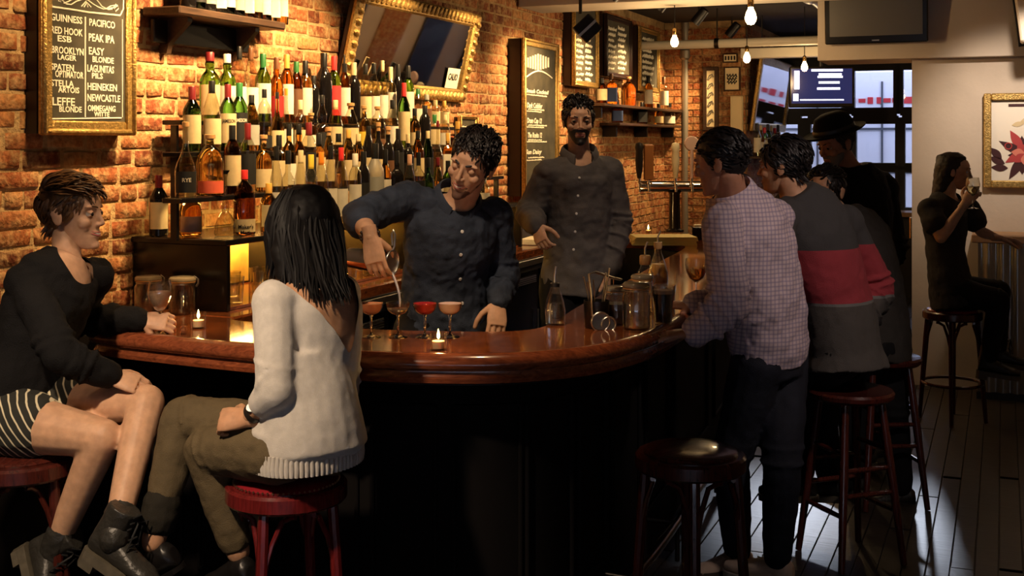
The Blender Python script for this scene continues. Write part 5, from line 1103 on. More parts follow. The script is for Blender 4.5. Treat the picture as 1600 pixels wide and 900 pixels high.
for s in 'lr': shoe(P, org, J['a' + s], V(-.8, .5, -.1), V(0, 0, 1), 'sneaker', M_LEATHER, M_SOLE)
# ------------------------------------------------------------------ man peeking behind
J = dict(pel=at(1378, 535, 5.72), neck=at(1322, 342, 5.72), sl=at(1298, 368, 5.56), sr=at(1366, 372, 5.86), er=at(1390, 470, 5.84), wr=at(1350, 510, 5.72), el=at(1290, 470, 5.70), wl=at(1250, 470, 5.9),
         kl=at(1330, 610, 5.86), al=at(1335, 740, 5.86), kr=at(1395, 650, 5.74), ar=at(1408, 762, 5.76), left=V(-.5, -.86, 0)); hips(J); J['waist'] = at(1375, 435, 5.74)
org = V(1.78, 5.75, 0); P = person('dark-haired man in a grey sweater half hidden behind the banded jumper', org)
hd = (at(1290, 300, 5.62), V(-.66, -.74, -.04), V(-.05, 0, 1), 1.03, dict(lids=.3))
b_, T = body(P, org, J, MALE, hd, [((J['wr'], V(-.6, -.2, -.4), V(.5, -.6, .3), 'R'), dict()), ((J['wl'], V(-1, .3, 0), V(0, 0, 1), 'L'), dict())], SK2, voxel=.01)
face_bits(b_, T, org, M_BLHAIR, (.36, .12, .10), .0045)
hr = scalp_hair(T, 21, 420, lambda d: V(d.x * .3, .5, .1) if d.z > .3 else V(0, .3, -1), lambda d: .04, .006, lambda d: .12 if d.z > .3 else .04, .15); piece('hair', hr, M_BLHAIR, P, org)
piece('sweater', shirt(J, MALE, .024, .14, ('long', 'long'), .009, ((.12, .02), (.04, .006))), fabric('charcoal_knit', (.05, .045, .04), .95, .45, 320), P, org); piece('trousers', trousers(J, MALE, .014, voxel=.011), mk2, P, org)
for s in 'lr': shoe(P, org, J['a' + s], V(-.8, .3, -.1), V(0, 0, 1), 'sneaker', M_LEATHER, M_SOLE)
# ------------------------------------------------------------------ man in the hat
J = dict(pel=at(1366, 470, 6.42), neck=at(1334, 268, 6.4), sl=at(1300, 292, 6.28), sr=at(1376, 296, 6.54), er=at(1392, 390, 6.5), wr=at(1350, 430, 6.3), el=at(1300, 390, 6.3), wl=at(1290, 430, 6.3), left=V(-.5, -.86, 0)); hips(J)
for s, dx in (('l', -.07), ('r', .07)): J['k' + s] = V(J['pel'].x + dx, J['pel'].y + dx, .50); J['a' + s] = V(J['pel'].x + dx, J['pel'].y + dx, .10)
org = V(J['pel'].x, J['pel'].y, 0); P = person('man in a black bowler hat and dark coat behind the seated men', org)
hd = (at(1306, 226, 6.36), V(-.88, -.42, -.30), V(-.12, -.04, 1), 1.05, dict(lids=.5))
b_, T = body(P, org, J, MALE, hd, [((J['wr'], V(-1, -.1, -.2), V(0, 0, 1), 'R'), dict()), ((J['wl'], V(-1, 0, -.2), V(0, 0, 1), 'L'), dict())], SK3, voxel=.011)
face_bits(b_, T, org, M_BLHAIR); hr = scalp_hair(T, 24, 160, lambda d: V(0, .2, -1), lambda d: .035, .006, lambda d: .0, .05, thick=1.0); piece('hair', hr, M_BLHAIR, P, org); piece('beard', stubble(T, 1, 0, mst, full=True), mat('grey_beard', (.16, .14, .12), .8), P, org)
mb = MB(); mb.lathe([(.001, .155), (.05, .152), (.08, .135), (.094, .10), (.098, .06), (.100, .048), (.135, .046), (.148, .054), (.150, .060), (.135, .054), (.104, .055)][::-1], 26, (0, .012, .012), Matrix.Scale(1.12, 3, V(0, 1, 0))); q = mb.mesh('hat', 50); q.transform(T); ho = piece('bowler_hat', q, fabric('black_felt', (.006, .006, .007), .9, .2, 200), P, org)
mb = MB(); mb.lathe([(.1005, .052), (.1015, .055), (.101, .078), (.099, .082)], 26, (0, .012, .012), Matrix.Scale(1.12, 3, V(0, 1, 0)), cap=False); q = mb.mesh('hat_band', 60); q.transform(T); piece('hat_band', q, mat('hat_ribbon', (.012, .012, .014), .4), ho, org)
piece('coat', shirt(J, dict(MALE, sh=.215), .035, .32, ('long', 'long'), .01, ((.12, .02), (.04, .006)), hemflare=.03), fabric('black_coat', (.007, .007, .008), .9), P, org); piece('trousers', trousers(J, MALE, .014, voxel=.012), mk2, P, org)
for s in 'lr': shoe(P, org, J['a' + s], V(-.9, -.3, 0), V(0, 0, 1), 'sneaker', M_LEATHER, M_SOLE)
# ------------------------------------------------------------------ woman drinking wine by the wall
J = dict(pel=at(1486, 452, 7.4), neck=at(1478, 308, 7.42), sl=at(1512, 326, 7.54), sr=at(1452, 328, 7.28), er=at(1470, 372, 7.16), wr=at(1508, 318, 7.16), el=at(1532, 362, 7.5), wl=at(1560, 372, 7.42),
         kl=at(1562, 455, 7.45), al=at(1560, 545, 7.5), kr=at(1560, 468, 7.25), ar=at(1545, 560, 7.28), left=V(.3, .95, 0)); hips(J); J['waist'] = at(1472, 385, 7.42)
org = V(J['pel'].x, J['pel'].y, 0); P = person('long-haired woman in a dark dress on a stool sipping white wine', org)
hd = (at(1492, 268, 7.42), V(.93, -.32, -.08), V(.06, 0, 1), 1.0, dict(fem=True, lids=.4))
b_, T = body(P, org, J, FEM, hd, [((J['wr'], V(.55, -.05, .75), V(-.4, -.9, .3), 'R'), dict(curl=(.5, .8, .85, .9, .9))), ((J['wl'], V(1, .1, -.1), V(0, 0, 1), 'L'), dict(curl=(.3, .4, .4, .4, .4)))], SK1, voxel=.009)
face_bits(b_, T, org, M_DKHAIR)
b = Blob(); hc = T.translation; R = T.to_3x3()
def hl(x, y, z): return T @ V(x, y, z)
b.loft([(hl(0, .02, .12), R @ V(.03, 0, 0), R @ V(0, .04, 0)), (hl(0, .025, .09), R @ V(.075, 0, 0), R @ V(0, .088, 0)), (hl(0, .038, .03), R @ V(.09, 0, 0), R @ V(0, .085, 0)), (hl(0, .058, -.04), R @ V(.082, 0, 0), R @ V(0, .066, 0)), (hl(0, .075, -.12), R @ V(.074, 0, 0), R @ V(0, .05, 0)), (hl(0, .085, -.18), R @ V(.065, 0, 0), R @ V(0, .042, 0)), (hl(0, .09, -.23), R @ V(.06, 0, 0), R @ V(0, .03, 0))])
piece('hair', b.fuse(.008, 3, ((.04, .012), (.015, .006))), M_DKHAIR, P, org)
mdr = fabric('charcoal_dress', (.03, .027, .027), .85, .3, 250); sh = shirt(J, FEM, .022, .18, ('short', 'short'), .009, ((.10, .022),), hemflare=.04); cut_mesh(sh, lambda p: (p - J['neck'] - V(.03, -.03, .04)).length < .08); piece('blouse', sh, mdr, P, org)
for s in 'lr':
    S, E = J['s' + s], J['e' + s]; ax = (E - S).normalized(); b = Blob(); b.cone(S.lerp(E, .48), S.lerp(E, .6), .062, .060); piece('cuff', b.fuse(.007, 2), fabric('cream_lining', (.5, .45, .36)), P, org)
piece('trousers', trousers(J, FEM, .012, voxel=.011), mk2, P, org)
for s in 'lr': shoe(P, org, J['a' + s], V(.9, -.3, -.1), V(0, 0, 1), 'boot', M_LEATHER, M_SOLE, 'ankle_boot', .25)
# ================================================================== STOOLS
M_RED = mat('red_leather', (.22, .012, .018), .28, coat=.4, bump=.05, bscale=60); M_REDW = wood('red_stained_wood', (.16, .014, .014), (.08, .008, .008), .25, 6, (12, 12, 2), coat=.5)
M_DRW = wood('dark_stained_wood', (.085, .016, .010), (.035, .008, .006), .25, 6, (12, 12, 2), coat=.5); M_NAIL = mat('nail_heads', (.6, .5, .35), .3, metal=1)
def bent_stool(loc, rz, m, seat_m, label, zt=.755, nails=True):
    r = empty('bar_stool', label, 'stool', loc, rz, 'bar stools'); R = .178
    MB().lathe([(.12, zt - .062), (R - .006, zt - .062), (R, zt - .055), (R, zt - .018), (R - .008, zt - .010), (.12, zt - .008)], 40).build('seat_ring', m, r)
    MB().lathe([(.001, zt - .012), (.150, zt - .012), (.152, zt - .004), (.145, zt + .002), (.10, zt + .009), (.05, zt + .012), (.001, zt + .013)], 40).build('cushion', seat_m, r)
    if nails:
        mb = MB()
        for i in range(64): a = i * math.pi / 32; mb.ball((.154 * math.cos(a), .154 * math.sin(a), zt - .004), .0036, 6, 4)
        tag(mb.build('nail_heads', M_NAIL, r), kind='stuff')
    for i in range(4):
        a = math.pi / 4 + i * math.pi / 2; c, s = math.cos(a), math.sin(a)
        MB().tube([(c * (.145 + t * .05), s * (.145 + t * .05), (zt - .06) * (1 - t) + .003) for t in (0, .2, .5, .8, 1)], [.0165, .018, .0165, .0145, .013], 10).build('leg', m, r)
        for sg in (-1, 1):
            b2 = a + sg * .62; p1 = V(c * .16, s * .16, zt - .26); p2 = V(math.cos(b2) * .155, math.sin(b2) * .155, zt - .072); mid = p1.lerp(p2, .5) + V(-c * .02, -s * .02, .055)
            MB().tube([p1, p1.lerp(mid, .5) + V(0, 0, .03), mid + V(0, 0, .02), p2.lerp(mid, .35) + V(0, 0, .012), p2], .0085, 8).build('brace', m, r)
    MB().tube([(.177 * math.cos(k * math.pi / 16), .177 * math.sin(k * math.pi / 16), .24) for k in range(32)], .010, 8, closed=True).build('foot_ring', m, r); return r
def splay_stool(loc, rz, m, label, zt=.71):
    r = empty('bar_stool', label, 'stool', loc, rz, 'bar stools')
    MB().lathe([(.001, zt - .038), (.165, zt - .038), (.178, zt - .026), (.180, zt - .010), (.172, zt), (.13, zt - .004), (.001, zt - .006)], 40).build('seat', m, r)
    def P_(i, z): a = math.pi / 4 + i * math.pi / 2; q = .12 + (zt - z) * .135; return V(math.cos(a) * q, math.sin(a) * q, z)
    for i in range(4): MB().tube([P_(i, zt - .035), P_(i, zt * .55), P_(i, .004)], [.0155, .019, .0135], 12).build('leg', m, r)
    for i in range(4):
        for z in ((.22, .47) if i % 2 else (.30, .40)): MB().tube([P_(i, z), P_(i, z).lerp(P_((i + 1) % 4, z), .5), P_((i + 1) % 4, z)], [.0095, .0115, .0095], 10).build('stretcher', m, r)
    return r
def on_floor(px, py, z): d = (EYE - z) * F / (py - HOR); return V((px - 800) / F * d, d, 0)
bent_stool(on_floor(34, 708, .755), .3, M_DRW, M_DRW, 'dark bentwood stool under the woman in black', nails=False)
bent_stool(on_floor(448, 746, .755), .52, M_REDW, M_RED, 'red bentwood stool with studded red leather seat under the pale sweater')
bent_stool(on_floor(1079, 702, .755), .72, M_DRW, M_DRW, 'empty dark red bentwood stool in front of the bar', nails=False)
splay_stool(V(1.42, 4.97, 0), .35, M_DRW, 'splay-legged wooden stool under the red-banded jumper'); splay_stool(V(1.80, 5.74, 0), .1, M_DRW, 'wooden stool under the man half hidden behind')
bent_stool(at(1486, 470, 7.4) * V(1, 1, 0) if False else V(at(1488, 470, 7.4).x, 7.4, 0), .4, M_DRW, M_RED, 'dark bentwood stool under the wine-sipping woman', zt=.70, nails=False)
# ================================================================== GLASSES ON THE BAR
def liq(name, c, rough=.05, tr=.6): return mat(name, c, rough, trans=tr, ior=1.33)
def stem_glass(name, loc, prof_in, thick, stem, label, cat, fill=None, fm=None, group=None, foot=.034):
    """bowl profile (r, z) from the bottom up; stem height; wall thickness"""
    r = empty(name, label, cat, loc, 0, group); o = [(foot, .0), (foot, .0015), (.012, .006), (.0038, .014), (.0034, stem - .006), (.007, stem)] + [(a, stem + z) for a, z in prof_in]
    inn = [(max(a - thick, .001), stem + z) for a, z in prof_in[::-1]] + [(.0008, stem + prof_in[0][1] + .003)]
    MB().lathe(o[6:] + inn, 28, cap=True).build('bowl', G['thin'], r, 60); MB().lathe(o[:6] + [(.0075, stem + prof_in[0][1]), (.002, stem + prof_in[0][1] + .001)], 20).build('stem', G['solid'], r, 60)
    if fill is not None:
        pr = [(max(a - thick - .0006, .001), stem + z) for a, z in prof_in if z < fill]
        for j in range(len(prof_in) - 1):
            if prof_in[j][1] < fill <= prof_in[j + 1][1]: t = (fill - prof_in[j][1]) / (prof_in[j + 1][1] - prof_in[j][1]); pr.append((prof_in[j][0] + (prof_in[j + 1][0] - prof_in[j][0]) * t - thick - .0006, stem + fill))
        pr = [(.001, stem + prof_in[0][1] + .0035)] + [(a, max(z, stem + prof_in[0][1] + .0036)) for a, z in pr]; MB().lathe(pr, 24).build('drink', fm, r, 60)
    return r
COUPE = [(.010, .003), (.026, .010), (.036, .020), (.0405, .032), (.042, .046)]
for px, c, lab, tr in ((556, (.45, .03, .02), 'coupe of deep red cocktail half hidden by the pale sweater', .5), (580, (.85, .30, .14), 'coupe of frothy orange cocktail', .05), (622, (.9, .8, .65), 'coupe being filled from the shaker', .9), (664, (.55, .025, .025), 'coupe of dark red cocktail', .2), (703, (.8, .55, .48), 'coupe of pale pink cocktail, rightmost of the row', .05)):
    stem_glass('coupe_glass', at_z(px, 527, BZ) + V(0, 0, .0005), COUPE, .0011, .074, lab, 'glass', .043 if px != 622 else .024, liq('drink_%d' % px, c, .05, tr), 'coupe glasses on the bar')
WINE = [(.006, .002), (.020, .012), (.034, .035), (.042, .062), (.042, .080), (.036, .112)]
stem_glass('wine_glass', gl + V(0, 0, .0005), WINE, .0011, .075, 'tulip wine glass of rose in the hand of the woman in black', 'glass', .072, liq('rose_wine', (.95, .60, .42), .03, .55))
wg = at(1520, 318, 7.10); stem_glass('wine_glass', V(wg.x, wg.y, at(1522, 326, 7.10).z), WINE, .0011, .075, 'glass of white wine at the lips of the woman by the wall', 'glass', .06, liq('white_wine', (.9, .8, .5), .03, .85))
stem_glass('beer_goblet', at_z(1088, 467, BZ), [(.008, .002), (.03, .02), (.044, .05), (.048, .075), (.046, .105)], .0015, .07, 'stemmed goblet of amber beer beside the checked shirt', 'glass', .062, liq('amber_beer', (.8, .3, .05), .03, .7))
# wide dark pint and tumbler
r = empty('stout_pint', 'pint of black stout in the hand of the man in checks', 'glass', at_z(1036, 507, BZ)); MB().lathe([(.030, 0), (.032, .004), (.036, .06), (.042, .145), (.040, .145), (.034, .06), (.030, .01), (.001, .01)], 24).build('glass', G['thin'], r, 60)
MB().lathe([(.001, .0105), (.0295, .0105), (.0335, .06), (.0375, .115), (.001, .115)], 24).build('stout', mat('stout', (.008, .004, .003), .1), r, 60); MB().lathe([(.001, .1152), (.0376, .1152), (.0386, .128), (.001, .129)], 24).build('foam', mat('stout_foam', (.32, .2, .12), .9), r, 60)
r = empty('tumbler', 'clear tumbler of orange drink by the juice bottle', 'glass', at_z(1040, 476, BZ)); MB().lathe([(.036, 0), (.038, .003), (.043, .085), (.041, .085), (.036, .012), (.001, .012)], 24).build('glass', G['thin'], r, 60); MB().lathe([(.001, .0125), (.0350, .0125), (.0385, .055), (.001, .055)], 24).build('drink', liq('orange_drink', (.85, .42, .16), .05, .4), r, 60)
# ---- votive candles
def votive(loc, label, e=.9, s=1.0):
    r = empty('votive_candle', label, 'candle', loc); MB().lathe([(.021 * s, 0), (.026 * s, .002), (.028 * s, .058), (.0265 * s, .058), (.0245 * s, .052), (.021 * s, .006), (.001, .006)], 20).build('glass_cup', G['thin'], r, 60)
    MB().lathe([(.001, .0065), (.0195 * s, .0065), (.0205 * s, .030), (.001, .031)], 16).build('wax', mat('candle_wax', (.85, .7, .45), .5, sss=.3), r, 60)
    MB().lathe([(.0005, .036), (.0045, .043), (.0048, .048), (.002, .060), (.0003, .068)], 10).build('flame', mat('flame', (1, .7, .3), .5, emit=(1, .62, .2), estr=60), r, 60)
    l = bpy.data.lights.new('candle', 'POINT'); l.energy = e; l.color = (1, .55, .18); l.shadow_soft_size = .012; lo = bpy.data.objects.new('candle_light', l); link(lo, r); lo.location = (0, 0, .085); return r
votive(at_z(310, 513, BZ), 'lit votive candle beside the rose wine'); votive(at_z(685, 547, BZ), 'lit votive candle in front of the coupes'); votive(at_z(1013, 366, BZ), 'lit votive candle far along the bar')
r = empty('cut_glass_dish', 'tiny cut-glass dish between the rose wine and the candle', 'dish', at_z(287, 522, BZ)); MB().lathe([(.012, 0), (.013, .003), (.010, .012), (.013, .02), (.009, .028), (.001, .03)], 8).build('dish', G['thin'], r, 20)
# ---- clip-top jars
def clip_jar(loc, label, R=.054, H=.145, content=None, tilt=0.0):
    r = empty('clip_jar', label, 'jar', loc, .4, 'clip-top jars'); MB().lathe([(R * .92, 0), (R, .006), (R, H * .70), (R * .86, H * .80), (R * .86, H * .86), (R * .84, H * .86), (R * .84, H * .80), (R * .97, H * .69), (R * .97, .008), (.001, .008)], 24).build('glass', G['thin'], r, 50)
    if content: MB().lathe([(.001, .009), (R * .955, .009), (R * .955, H * .55), (.001, H * .56)], 20).build('contents', content, r, 50)
    ld = MB().lathe([(R * .92, H * .885), (R * .98, H * .90), (R * .98, H * .955), (R * .85, H), (.001, H)], 24).build('lid', mat('lid_glass', (.42, .34, .22), .15, trans=.4), r, 50)
    MB().lathe([(R * .88, H * .855), (R * .97, H * .86), (R * .97, H * .885), (R * .88, H * .885)], 24, cap=False).build('rubber_ring', mat('rubber_ring', (.5, .25, .08), .6), r, 50)
    MB().tube([(R * .98, -.012, H * .72), (R * 1.12, -.012, H * .80), (R * 1.12, -.012, H * .93), (R * .9, -.012, H * 1.0), (R * .9, .012, H * 1.0), (R * 1.12, .012, H * .93), (R * 1.12, .012, H * .80), (R * .98, .012, H * .72)], .0016, 6).build('wire_clip', M_STEEL, r, 60)
    MB().tube([(R * .89 * math.cos(k * math.pi / 12), R * .89 * math.sin(k * math.pi / 12), H * .82) for k in range(24)], .0016, 6, closed=True).build('wire_band', M_STEEL, r, 60); return r
clip_jar(V(-568 / F * 4.70, 4.70, BZ), 'left clip-top jar by the black cabinet'); clip_jar(V(-515 / F * 4.66, 4.66, BZ), 'right clip-top jar by the black cabinet')
clip_jar(at_z(962, 506, BZ), 'clip-top jar of dark fruit behind the tall jar', .048, .14, mat('dark_fruit', (.12, .05, .02), .5)); clip_jar(at_z(994, 514, BZ), 'tall clip-top jar nearest the resting hand', .05, .17)
clip_jar(at_z(1003, 488, BZ), 'clip-top jar standing behind the tall jar', .045, .15)
# ---- swing bottle of water
r = empty('water_bottle', 'clear water bottle with a steel pourer on the bar', 'bottle', at_z(867, 507, BZ)); MB().lathe([(.036, 0), (.039, .004), (.039, .055), (.032, .09), (.020, .125), (.017, .135), (.017, .146), (.0155, .146), (.0155, .134), (.030, .088), (.037, .054), (.037, .008), (.001, .008)], 24).build('glass', G['thin'], r, 60)
MB().lathe([(.001, .0085), (.0365, .0085), (.0365, .054), (.031, .08), (.001, .08)], 20).build('water', liq('water', (.9, .93, .95), .02, .95), r, 60); MB().lathe([(.018, .140), (.0185, .152), (.012, .156)], 16).build('collar', M_BLACKW, r, 60); MB().tube([(0, 0, .15), (0, 0, .18), (.004, 0, .215)], [.006, .005, .004], 8).build('spout', M_STEEL, r, 60)
# ---- juice bottle
r = empty('juice_bottle', 'glass bottle of orange juice with cork and steel pourer', 'bottle', at_z(1028, 462, BZ)); MB().lathe([(.042, 0), (.045, .004), (.045, .10), (.03, .15), (.016, .19), (.016, .215), (.014, .215), (.014, .19), (.028, .149), (.043, .10), (.043, .008), (.001, .008)], 24).build('glass', G['thin'], r, 60)
MB().lathe([(.001, .009), (.0425, .009), (.0425, .099), (.029, .14), (.001, .141)], 20).build('juice', mat('orange_juice', (.85, .42, .10), .3), r, 60); MB().lathe([(.015, .205), (.019, .216), (.019, .235), (.001, .236)], 14).build('cork', mat('cap_cork', C['cork'], .6), r, 60); MB().tube([(0, 0, .23), (0, 0, .26), (.012, 0, .285)], .004, 8).build('spout', M_STEEL, r, 60)
r = empty('syrup_bottle', 'small square syrup bottle with a wide cork beside the juice', 'bottle', at_z(1008, 470, BZ)); MB().lathe([(.03, 0), (.032, .004), (.032, .12), (.02, .14), (.018, .155)], 24, sq=5).build('glass', G['thin'], r, 60); MB().lathe([(.02, .153), (.024, .156), (.024, .19), (.02, .194)], 16).build('cork', mat('cap_cork'), r, 60); MB().tube([(0, 0, .19), (0, 0, .225), (.01, 0, .25)], .004, 8).build('spout', M_STEEL, r, 60)
# ---- caddy of bar tools
r = empty('tool_tin', 'steel tin crowded with strainers and bar tools', 'tin', at_z(932, 512, BZ), .2); MB().lathe([(.040, 0), (.043, .003), (.047, .10), (.045, .10), (.041, .006), (.001, .006)], 24).build('tin', M_DSTEEL, r, 60); rr = random.Random(2)
for k in range(7):
    a = rr.uniform(0, 6.28); x, y = .025 * math.cos(a), .025 * math.sin(a); MB().tube([(x * .6, y * .6, .01), (x * 1.3, y * 1.3, .12), (x * 1.9, y * 1.9, .16 + rr.random() * .06)], [.003, .0045, .0065], 8, flat=.5).build('tool_handle', M_STEEL, r, 60)
MB().tube([(-.03, -.05, .05), (-.035, -.055, .12), (-.04, -.04, .20), (-.01, -.02, .205), (.06, .01, .18), (.10, .02, .17)], .008, 8, flat=.5).build('tongs', M_STEEL, r, 60)
for k, (x, z, q) in enumerate(((0, .03, .03), (.03, .02, .022))):
    MB().lathe([(.001, -.002), (q, -.002), (q, .002), (.001, .002)], 20, (x, -.052, z), Matrix.Rotation(math.pi / 2 - .25, 3, 'X')).build('strainer', M_STEEL, r, 40)
    MB().tube([(x + (q + .004) * math.cos(t * .4), -.056, z + (q + .004) * math.sin(t * .4)) for t in range(16)], .004, 6, closed=True).build('strainer_spring', M_STEEL, r, 60)
# ---- bartender's shaker, strainer and the pour
p0, p1 = at(545, 403, 4.25), at(608, 410, 4.18); ax = (p1 - p0).normalized(); Mx = ax.to_track_quat('Z', 'Y').to_matrix(); Ls = (p1 - p0).length
r = empty('cocktail_shaker', 'copper and steel cocktail tin tipped sideways in the bartender\'s hand', 'shaker', p0); MB().lathe([(.001, 0), (.030, 0), (.033, .006), (.043, Ls), (.041, Ls), (.031, .01), (.001, .01)], 28, (0, 0, 0), Mx).build('tin', mat('copper', (.75, .32, .16), .22, metal=1), r, 50)
MB().lathe([(.0335, .002), (.036, .002), (.0445, Ls * .96), (.0425, Ls * .96)], 28, (0, 0, 0), Mx, cap=False, arc=(.4, 3.3)).build('sleeve', M_STEEL, r, 50)
r = empty('hawthorne_strainer', 'steel strainer held over the mouth of the copper tin', 'strainer', p1 + ax * .008); MB().lathe([(.001, -.0015), (.045, -.0015), (.045, .0015), (.001, .0015)], 28, (0, 0, 0), Mx).build('plate', M_STEEL, r, 40)
x_, y_ = perp(ax); MB().tube([x_ * .044 * math.cos(k * .2) + y_ * .044 * math.sin(k * .2) + ax * .004 for k in range(31)], .0035, 6).build('spring', M_STEEL, r, 60); MB().tube([V(0, 0, .03), V(.012, 0, .06), V(.014, 0, .10), V(.008, 0, .115), V(.002, 0, .10), V(.004, 0, .06)], .004, 8).build('handle', M_STEEL, r, 60)
ps, pe = p1 + ax * .012 + V(0, 0, -.036), at_z(622, 527, BZ) + V(0, 0, .105); r = empty('poured_liquor', 'thin stream of liquor falling into the coupe', 'liquid', ps); 
MB().tube([(ps.lerp(pe, t) + V(.012 * math.sin(t * 2.6), 0, 0)) - ps for t in (0, .2, .4, .6, .8, 1)], [.006, .005, .0045, .004, .004, .0035], 8).build('stream', liq('pour', (.9, .85, .9), .05, .7), r, 60)
# ================================================================== BACK COUNTER THINGS
o = wall_thing('cash_drawer', 'black metal till box on the back counter', 'till', 3.32, .05, BZ + .001); MB().box((.22, -.14, .075), (.44, .26, .15), b=.008).build('case', M_BLACK, o); MB().box((.22, -.28, .06), (.40, .016, .09), b=.004).build('drawer', M_DSTEEL, o); MB().box((.22, -.13, .158), (.40, .22, .012), b=.003).build('lid', M_DSTEEL, o)
o = wall_thing('paper_stack', 'white papers lying on the back counter edge', 'papers', 3.30, .55, BZ + .001); 
for k in range(5): MB().box((.24, .1, .004 + k * .006), (.42 - k * .03, .18, .005), .03 * k).build('sheet', mat('paper', (.75, .68, .52), .8), o, None)
# far bar: menus, napkin box, taps
p = at_z(1036, 381, BZ); o = empty('menu_stack', 'stack of pale menus on the far end of the bar', 'menus', p, -.05)
for k in range(6): MB().box((0, 0, .005 + k * .009), (.42 - .01 * (k % 3), .28, .008), .02 * k).build('menu', mat('menu_paper', (.78, .66, .30), .8), o, None)
p = at_z(1094, 374, BZ); o = empty('napkin_box', 'black napkin box on the far bar by the taps', 'box', p); MB().box((0, 0, .045), (.13, .12, .09), b=.006).build('box', M_BLACK, o); MB().box((0, -.02, .095), (.09, .06, .02), b=.004).build('napkins', mat('paper'), o, None)
p = at_z(1054, 362, BZ); o = empty('beer_tap', 'beer tap tower with tall handles on the far bar', 'beer tap', p); MB().lathe([(.07, 0), (.07, .015), (.045, .025), (.04, .28), (.05, .30)], 20).build('column', M_BLACK, o); MB().tube([(-.26, 0, .34), (.28, 0, .34)], .04, 16).build('tap_rail', mat('chrome', (.8, .78, .74), .12, metal=1), o, 60)
def handle(x, m, shp):
    mb = MB()
    if shp == 'paddle': mb.box((x, -.05, .52), (.075, .03, .27), b=.01)
    elif shp == 'round': mb.lathe([(.001, -.012), (.05, -.012), (.056, 0), (.05, .012), (.001, .012)], 20, (x, -.05, .66), Matrix.Rotation(math.pi / 2, 3, 'X')); mb.tube([(x, -.05, .4), (x, -.05, .62)], [.012, .014], 8)
    else: mb.lathe([(.014, .40), (.024, .46), (.03, .54), (.026, .60), (.034, .63), (.026, .66), (.001, .67)], 14, (x, -.05, 0))
    h = mb.build('handle', m, o); MB().tube([(x, -.04, .36), (x, -.075, .355), (x, -.08, .30)], [.014, .012, .009], 8).build('spout', mat('chrome'), h, 60); MB().tube([(x, -.05, .345), (x, -.05, .41)], .010, 8).build('stem', mat('chrome'), h, 60)
handle(-.20, mat('brown_handle', (.25, .10, .03), .4), 'paddle'); handle(-.27, M_BLACKW, 'baluster'); handle(.0, mat('ivory_handle', (.7, .62, .42), .35), 'baluster'); handle(.12, mat('badge', (.5, .35, .3), .4), 'round'); handle(.24, M_BLACKW, 'baluster')
# ================================================================== CEILING: pipes, bulbs, lamp head
o = wall_thing('steel_column', 'slim steel pipe column against the far bricks', 'pipe', wu(1071, .22), .22, 0); MB().lathe([(.055, 0), (.055, .02), (.045, .03), (.045, 2.60), (.06, 2.62), (.06, 2.70), (.045, 2.72), (.045, 2.995)], 16).build('pipe', mat('grey_pipe', (.3, .28, .24), .4, metal=.6), o)
o = wall_thing('ceiling_pipe', 'long cream pipe crossing under the dark ceiling', 'pipe', 7.2, .03, 2.665); MB().tube([(0, 0, 0), (0, -2.9, 0)], .042, 14).build('pipe', mat('cream_pipe', (.68, .62, .5), .5), o); 
for y in (-.8, -1.9): MB().tube([(0, y, .04), (0, y, .33)], .007, 6).build('hanger', M_DSTEEL, o); MB().lathe([(.044, -.02), (.05, -.02), (.05, .02), (.044, .02)], 14, (0, y, 0), Matrix.Rotation(math.pi / 2, 3, 'X'), cap=False).build('clamp', M_DSTEEL, o)
o = wall_thing('ceiling_duct', 'cream boxed duct below the long pipe', 'duct', 8.0, .9, 2.62); MB().box((0, -.85, .0), (.16, 1.7, .10), b=.008).build('duct', mat('cream_pipe'), o)
for y in (-.2, -1.5): MB().tube([(0, y, .05), (0, y, .375)], .008, 6).build('hanger', M_DSTEEL, o)
o = wall_thing('conduit', 'grey conduit running back along the ceiling', 'pipe', 4.8, 2.02, 2.79); MB().tube([(0, 0, .02), (4.2, 0, -.02)], .045, 14).build('pipe', mat('grey_pipe'), o); MB().lathe([(.05, -.06), (.07, -.06), (.07, .06), (.05, .06)], 16, (.1, 0, .02), Matrix.Rotation(math.pi / 2, 3, 'Y'), cap=True).build('coupling', mat('grey_pipe'), o)
for x in (.8, 2.6): MB().tube([(x, 0, .03), (x, 0, .205)], .008, 6).build('hanger', M_DSTEEL, o)
M_BULB = mat('bulb_glow', (1, .8, .5), .3, emit=(1, .68, .32), estr=14)
def bulb(px, py, d, label, e, s=1.0):
    p = at(px, py, d); r = empty('pendant_bulb', label, 'lamp', p, 0, 'bare pendant bulbs'); MB().lathe([(.001, -.06 * s), (.018 * s, -.056 * s), (.03 * s, -.038 * s), (.033 * s, -.02 * s), (.026 * s, .008 * s), (.015 * s, .03 * s), (.014 * s, .04 * s)], 18).build('bulb', M_BULB, r, 60)
    MB().lathe([(.016 * s, .038 * s), (.018 * s, .045 * s), (.018 * s, .085 * s), (.008 * s, .095 * s)], 14).build('socket', M_BRASS, r, 60); MB().tube([(0, 0, .09 * s), (0, 0, 2.996 - p.z)], .004, 6).build('cord', M_BLACKW, r, 60)
    l = bpy.data.lights.new('bulb', 'POINT'); l.energy = e; l.color = (1, .66, .32); l.shadow_soft_size = .04; lo = bpy.data.objects.new('bulb_light', l); link(lo, r); lo.location = (0, 0, -.11)
bulb(1054, 62, 8.6, 'bare glowing bulb hanging above the beer taps', 14, .9); bulb(1167, 88, 10.0, 'bare glowing bulb left of the far mirror', 13, .95); bulb(1257, 102, 11.0, 'bare glowing bulb in front of the far screen', 12, .95); bulb(1173, 22, 7.9, 'large bare bulb by the grey conduit', 16, 1.2)
